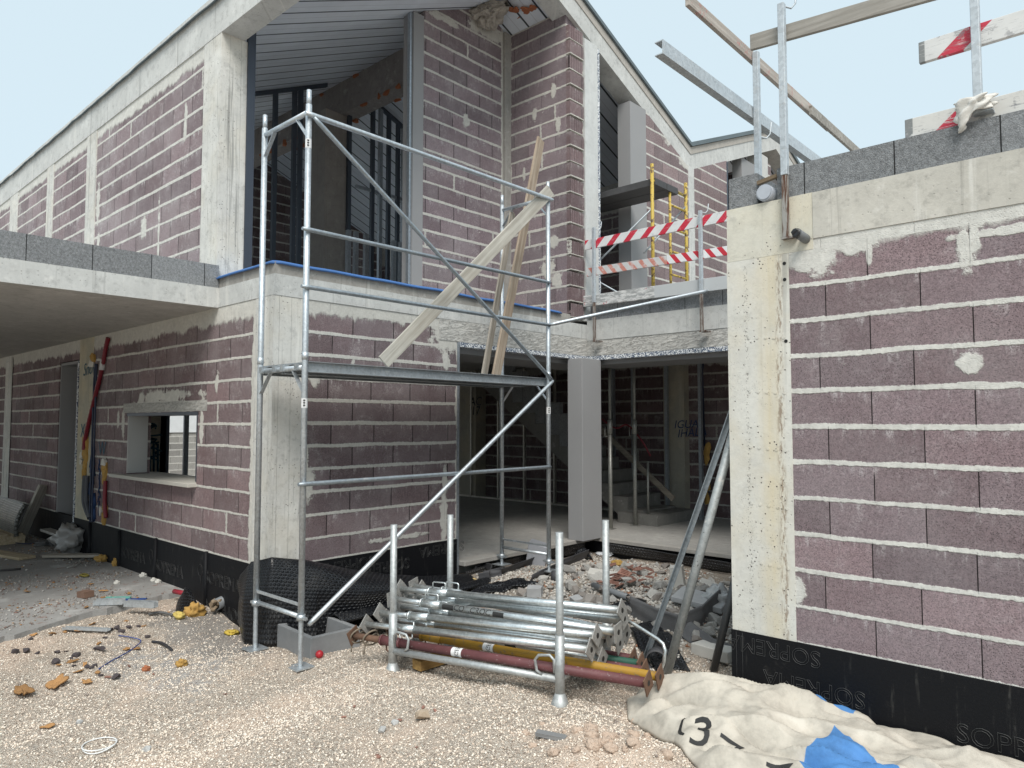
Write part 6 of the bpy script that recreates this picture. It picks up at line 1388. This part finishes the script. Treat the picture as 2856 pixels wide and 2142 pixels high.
rope('cable', smooth([z6(770, 172, .015), z6(810, 180, .02), z6(840, 195, .02), z6(870, 212, .01)], 14), .011, plain_mat('black_cable', (.03, .03, .035), .6), 'short black cable end on the grey dust patch', 'cable')
rope('cable', smooth([z6(752, 35, .02), z6(810, 32, .03), z6(875, 40, .02)], 10), .012, plain_mat('grey_hose', (.12, .12, .12), .6), 'short grey hose at the end of the apron', 'hose')
strip_bit(z8(1360, 1462), .4, (.16, .05, .02), plain_mat('grey_scrap', (.20, .20, .20), .9), 'scrap', 'thin dark scrap half buried in the sand mound in front', 'scrap')

# ================================================================== INSIDE THE GROUND FLOOR
SHO = steel_mat('dull_prop', (.40, .40, .37), .4, .7, dirt=.3)
def shore(a, y, z0, z1, label, rr=.03):
    c = hy(a, 960, y); t = thing('shoring_prop', label, 'prop', (c.x, y, z0), 'shoring props inside the house'); h = z1 - z0
    MB().tube([(c.x, y, z0), (c.x, y, z0 + h * .55)], rr, 12).build('outer_tube', SHO, t); MB().tube([(c.x, y, z0 + h * .55), (c.x, y, z1)], rr * .7, 12).build('inner_tube', SHO, t)
    MB().tube([(c.x, y, z0 + h * .52), (c.x, y, z0 + h * .60)], rr * 1.25, 12).build('collar', SHO, t)
    MB().tube([(c.x - .08, y - .01, z0 + h * .56), (c.x - .08, y - .02, z0 + h * .51), (c.x - .03, y - .01, z0 + h * .51)], .007, 6).build('handle', SHO, t)
    MB().box((c.x - .06, y - .06, z0), (c.x + .06, y + .06, z0 + .006)).build('base_plate', SHO, t)
shore(1318, 8.75, ZF + .003, 1.09, 'thin steel shoring prop just right of the boarded corner post'); shore(1371, 9.3, ZF + .003, 1.09, 'steel shoring prop in front of the stair')
c = hy(1408, 1100, 9.6); t = thing('stair_rail', 'makeshift wooden stair rail nailed to a steel post', 'rail', (c.x, 9.5, ZF)); MB().tube([(c.x, 9.5, ZF + .16), (c.x, 9.5, ZF + .95)], .018, 8).build('post', SHO, t)
a = hy(1296, 925, 9.52); b = hy(1455, 1078, 9.52); MB().beam(a, b, .085, .025).build('board', wood_mat('dull_rail_wood', (.20, .18, .15), (.13, .115, .095), 0), t)
a = hy(1355, 918, 9.45); b = hy(1405, 985, 9.45); rope('cable', smooth([hy(1300, 905, 9.4), hy(1330, 925, 9.4), a, hy(1385, 950, 9.4), b], 20), .012, REDC, 'thin red cable slung beside the stair inside', 'cable')
c = hy(1526, 990, YB - .2); foam_t = thing('foam_patch', 'mustard foam patch with cables on the dark inner wall at the right', 'foam', tuple(c)); m = MB()
for dz, rx in ((.15, .10), (.0, .06), (-.45, .08), (-.65, .06)): m.rock(c + Vector((0, 0, dz)), rx, .03, .14, 20)
m.build('foam', FO2, foam_t); MB().tube([c + Vector((-.03, 0, .2)), c + Vector((-.05, 0, 1.4)), c + Vector((.02, 0, 2.0))], .015, 6).build('cable', NAVY, foam_t)
c = hz(1163, 1078, ZF); strip_bit(Vector((c.x, c.y, ZF + .004)), .2, (.6, .4, .22), BOARD, 'board_stack', 'low stack of grey boards on the dark inner floor', 'board stack')

CLOD = plain_mat('sand_clod', (.66, .51, .40), .97, var=.5, sc=22, bump=1)
cps = []
for k in range(5):
    def cf(u, v, k=k):
        a, b = u * 6.2832, (v - .5) * 3.1416; d = Vector((math.cos(a) * math.cos(b), math.sin(a) * math.cos(b), math.sin(b))); n = 1 + mnoise.noise(d * 2 + Vector((k * 5, 0, 0))) * .5 + mnoise.noise(d * 6) * .25
        return d.x * n, d.y * n * .85, d.z * n * .65
    cps.append(MB().grid(cf, 18, 12).mesh('sand_clod', CLOD))
drop(cps, 'sand_clod', [(1650 + random.gauss(0, 190), 1500 + random.gauss(0, 75)) for _ in range(46)], .010, .040, 'lump of damp sand on the mound in front of the tarpaulin', 'sand lump', 'sand lumps on the mound', fn=z8, dz=.1)
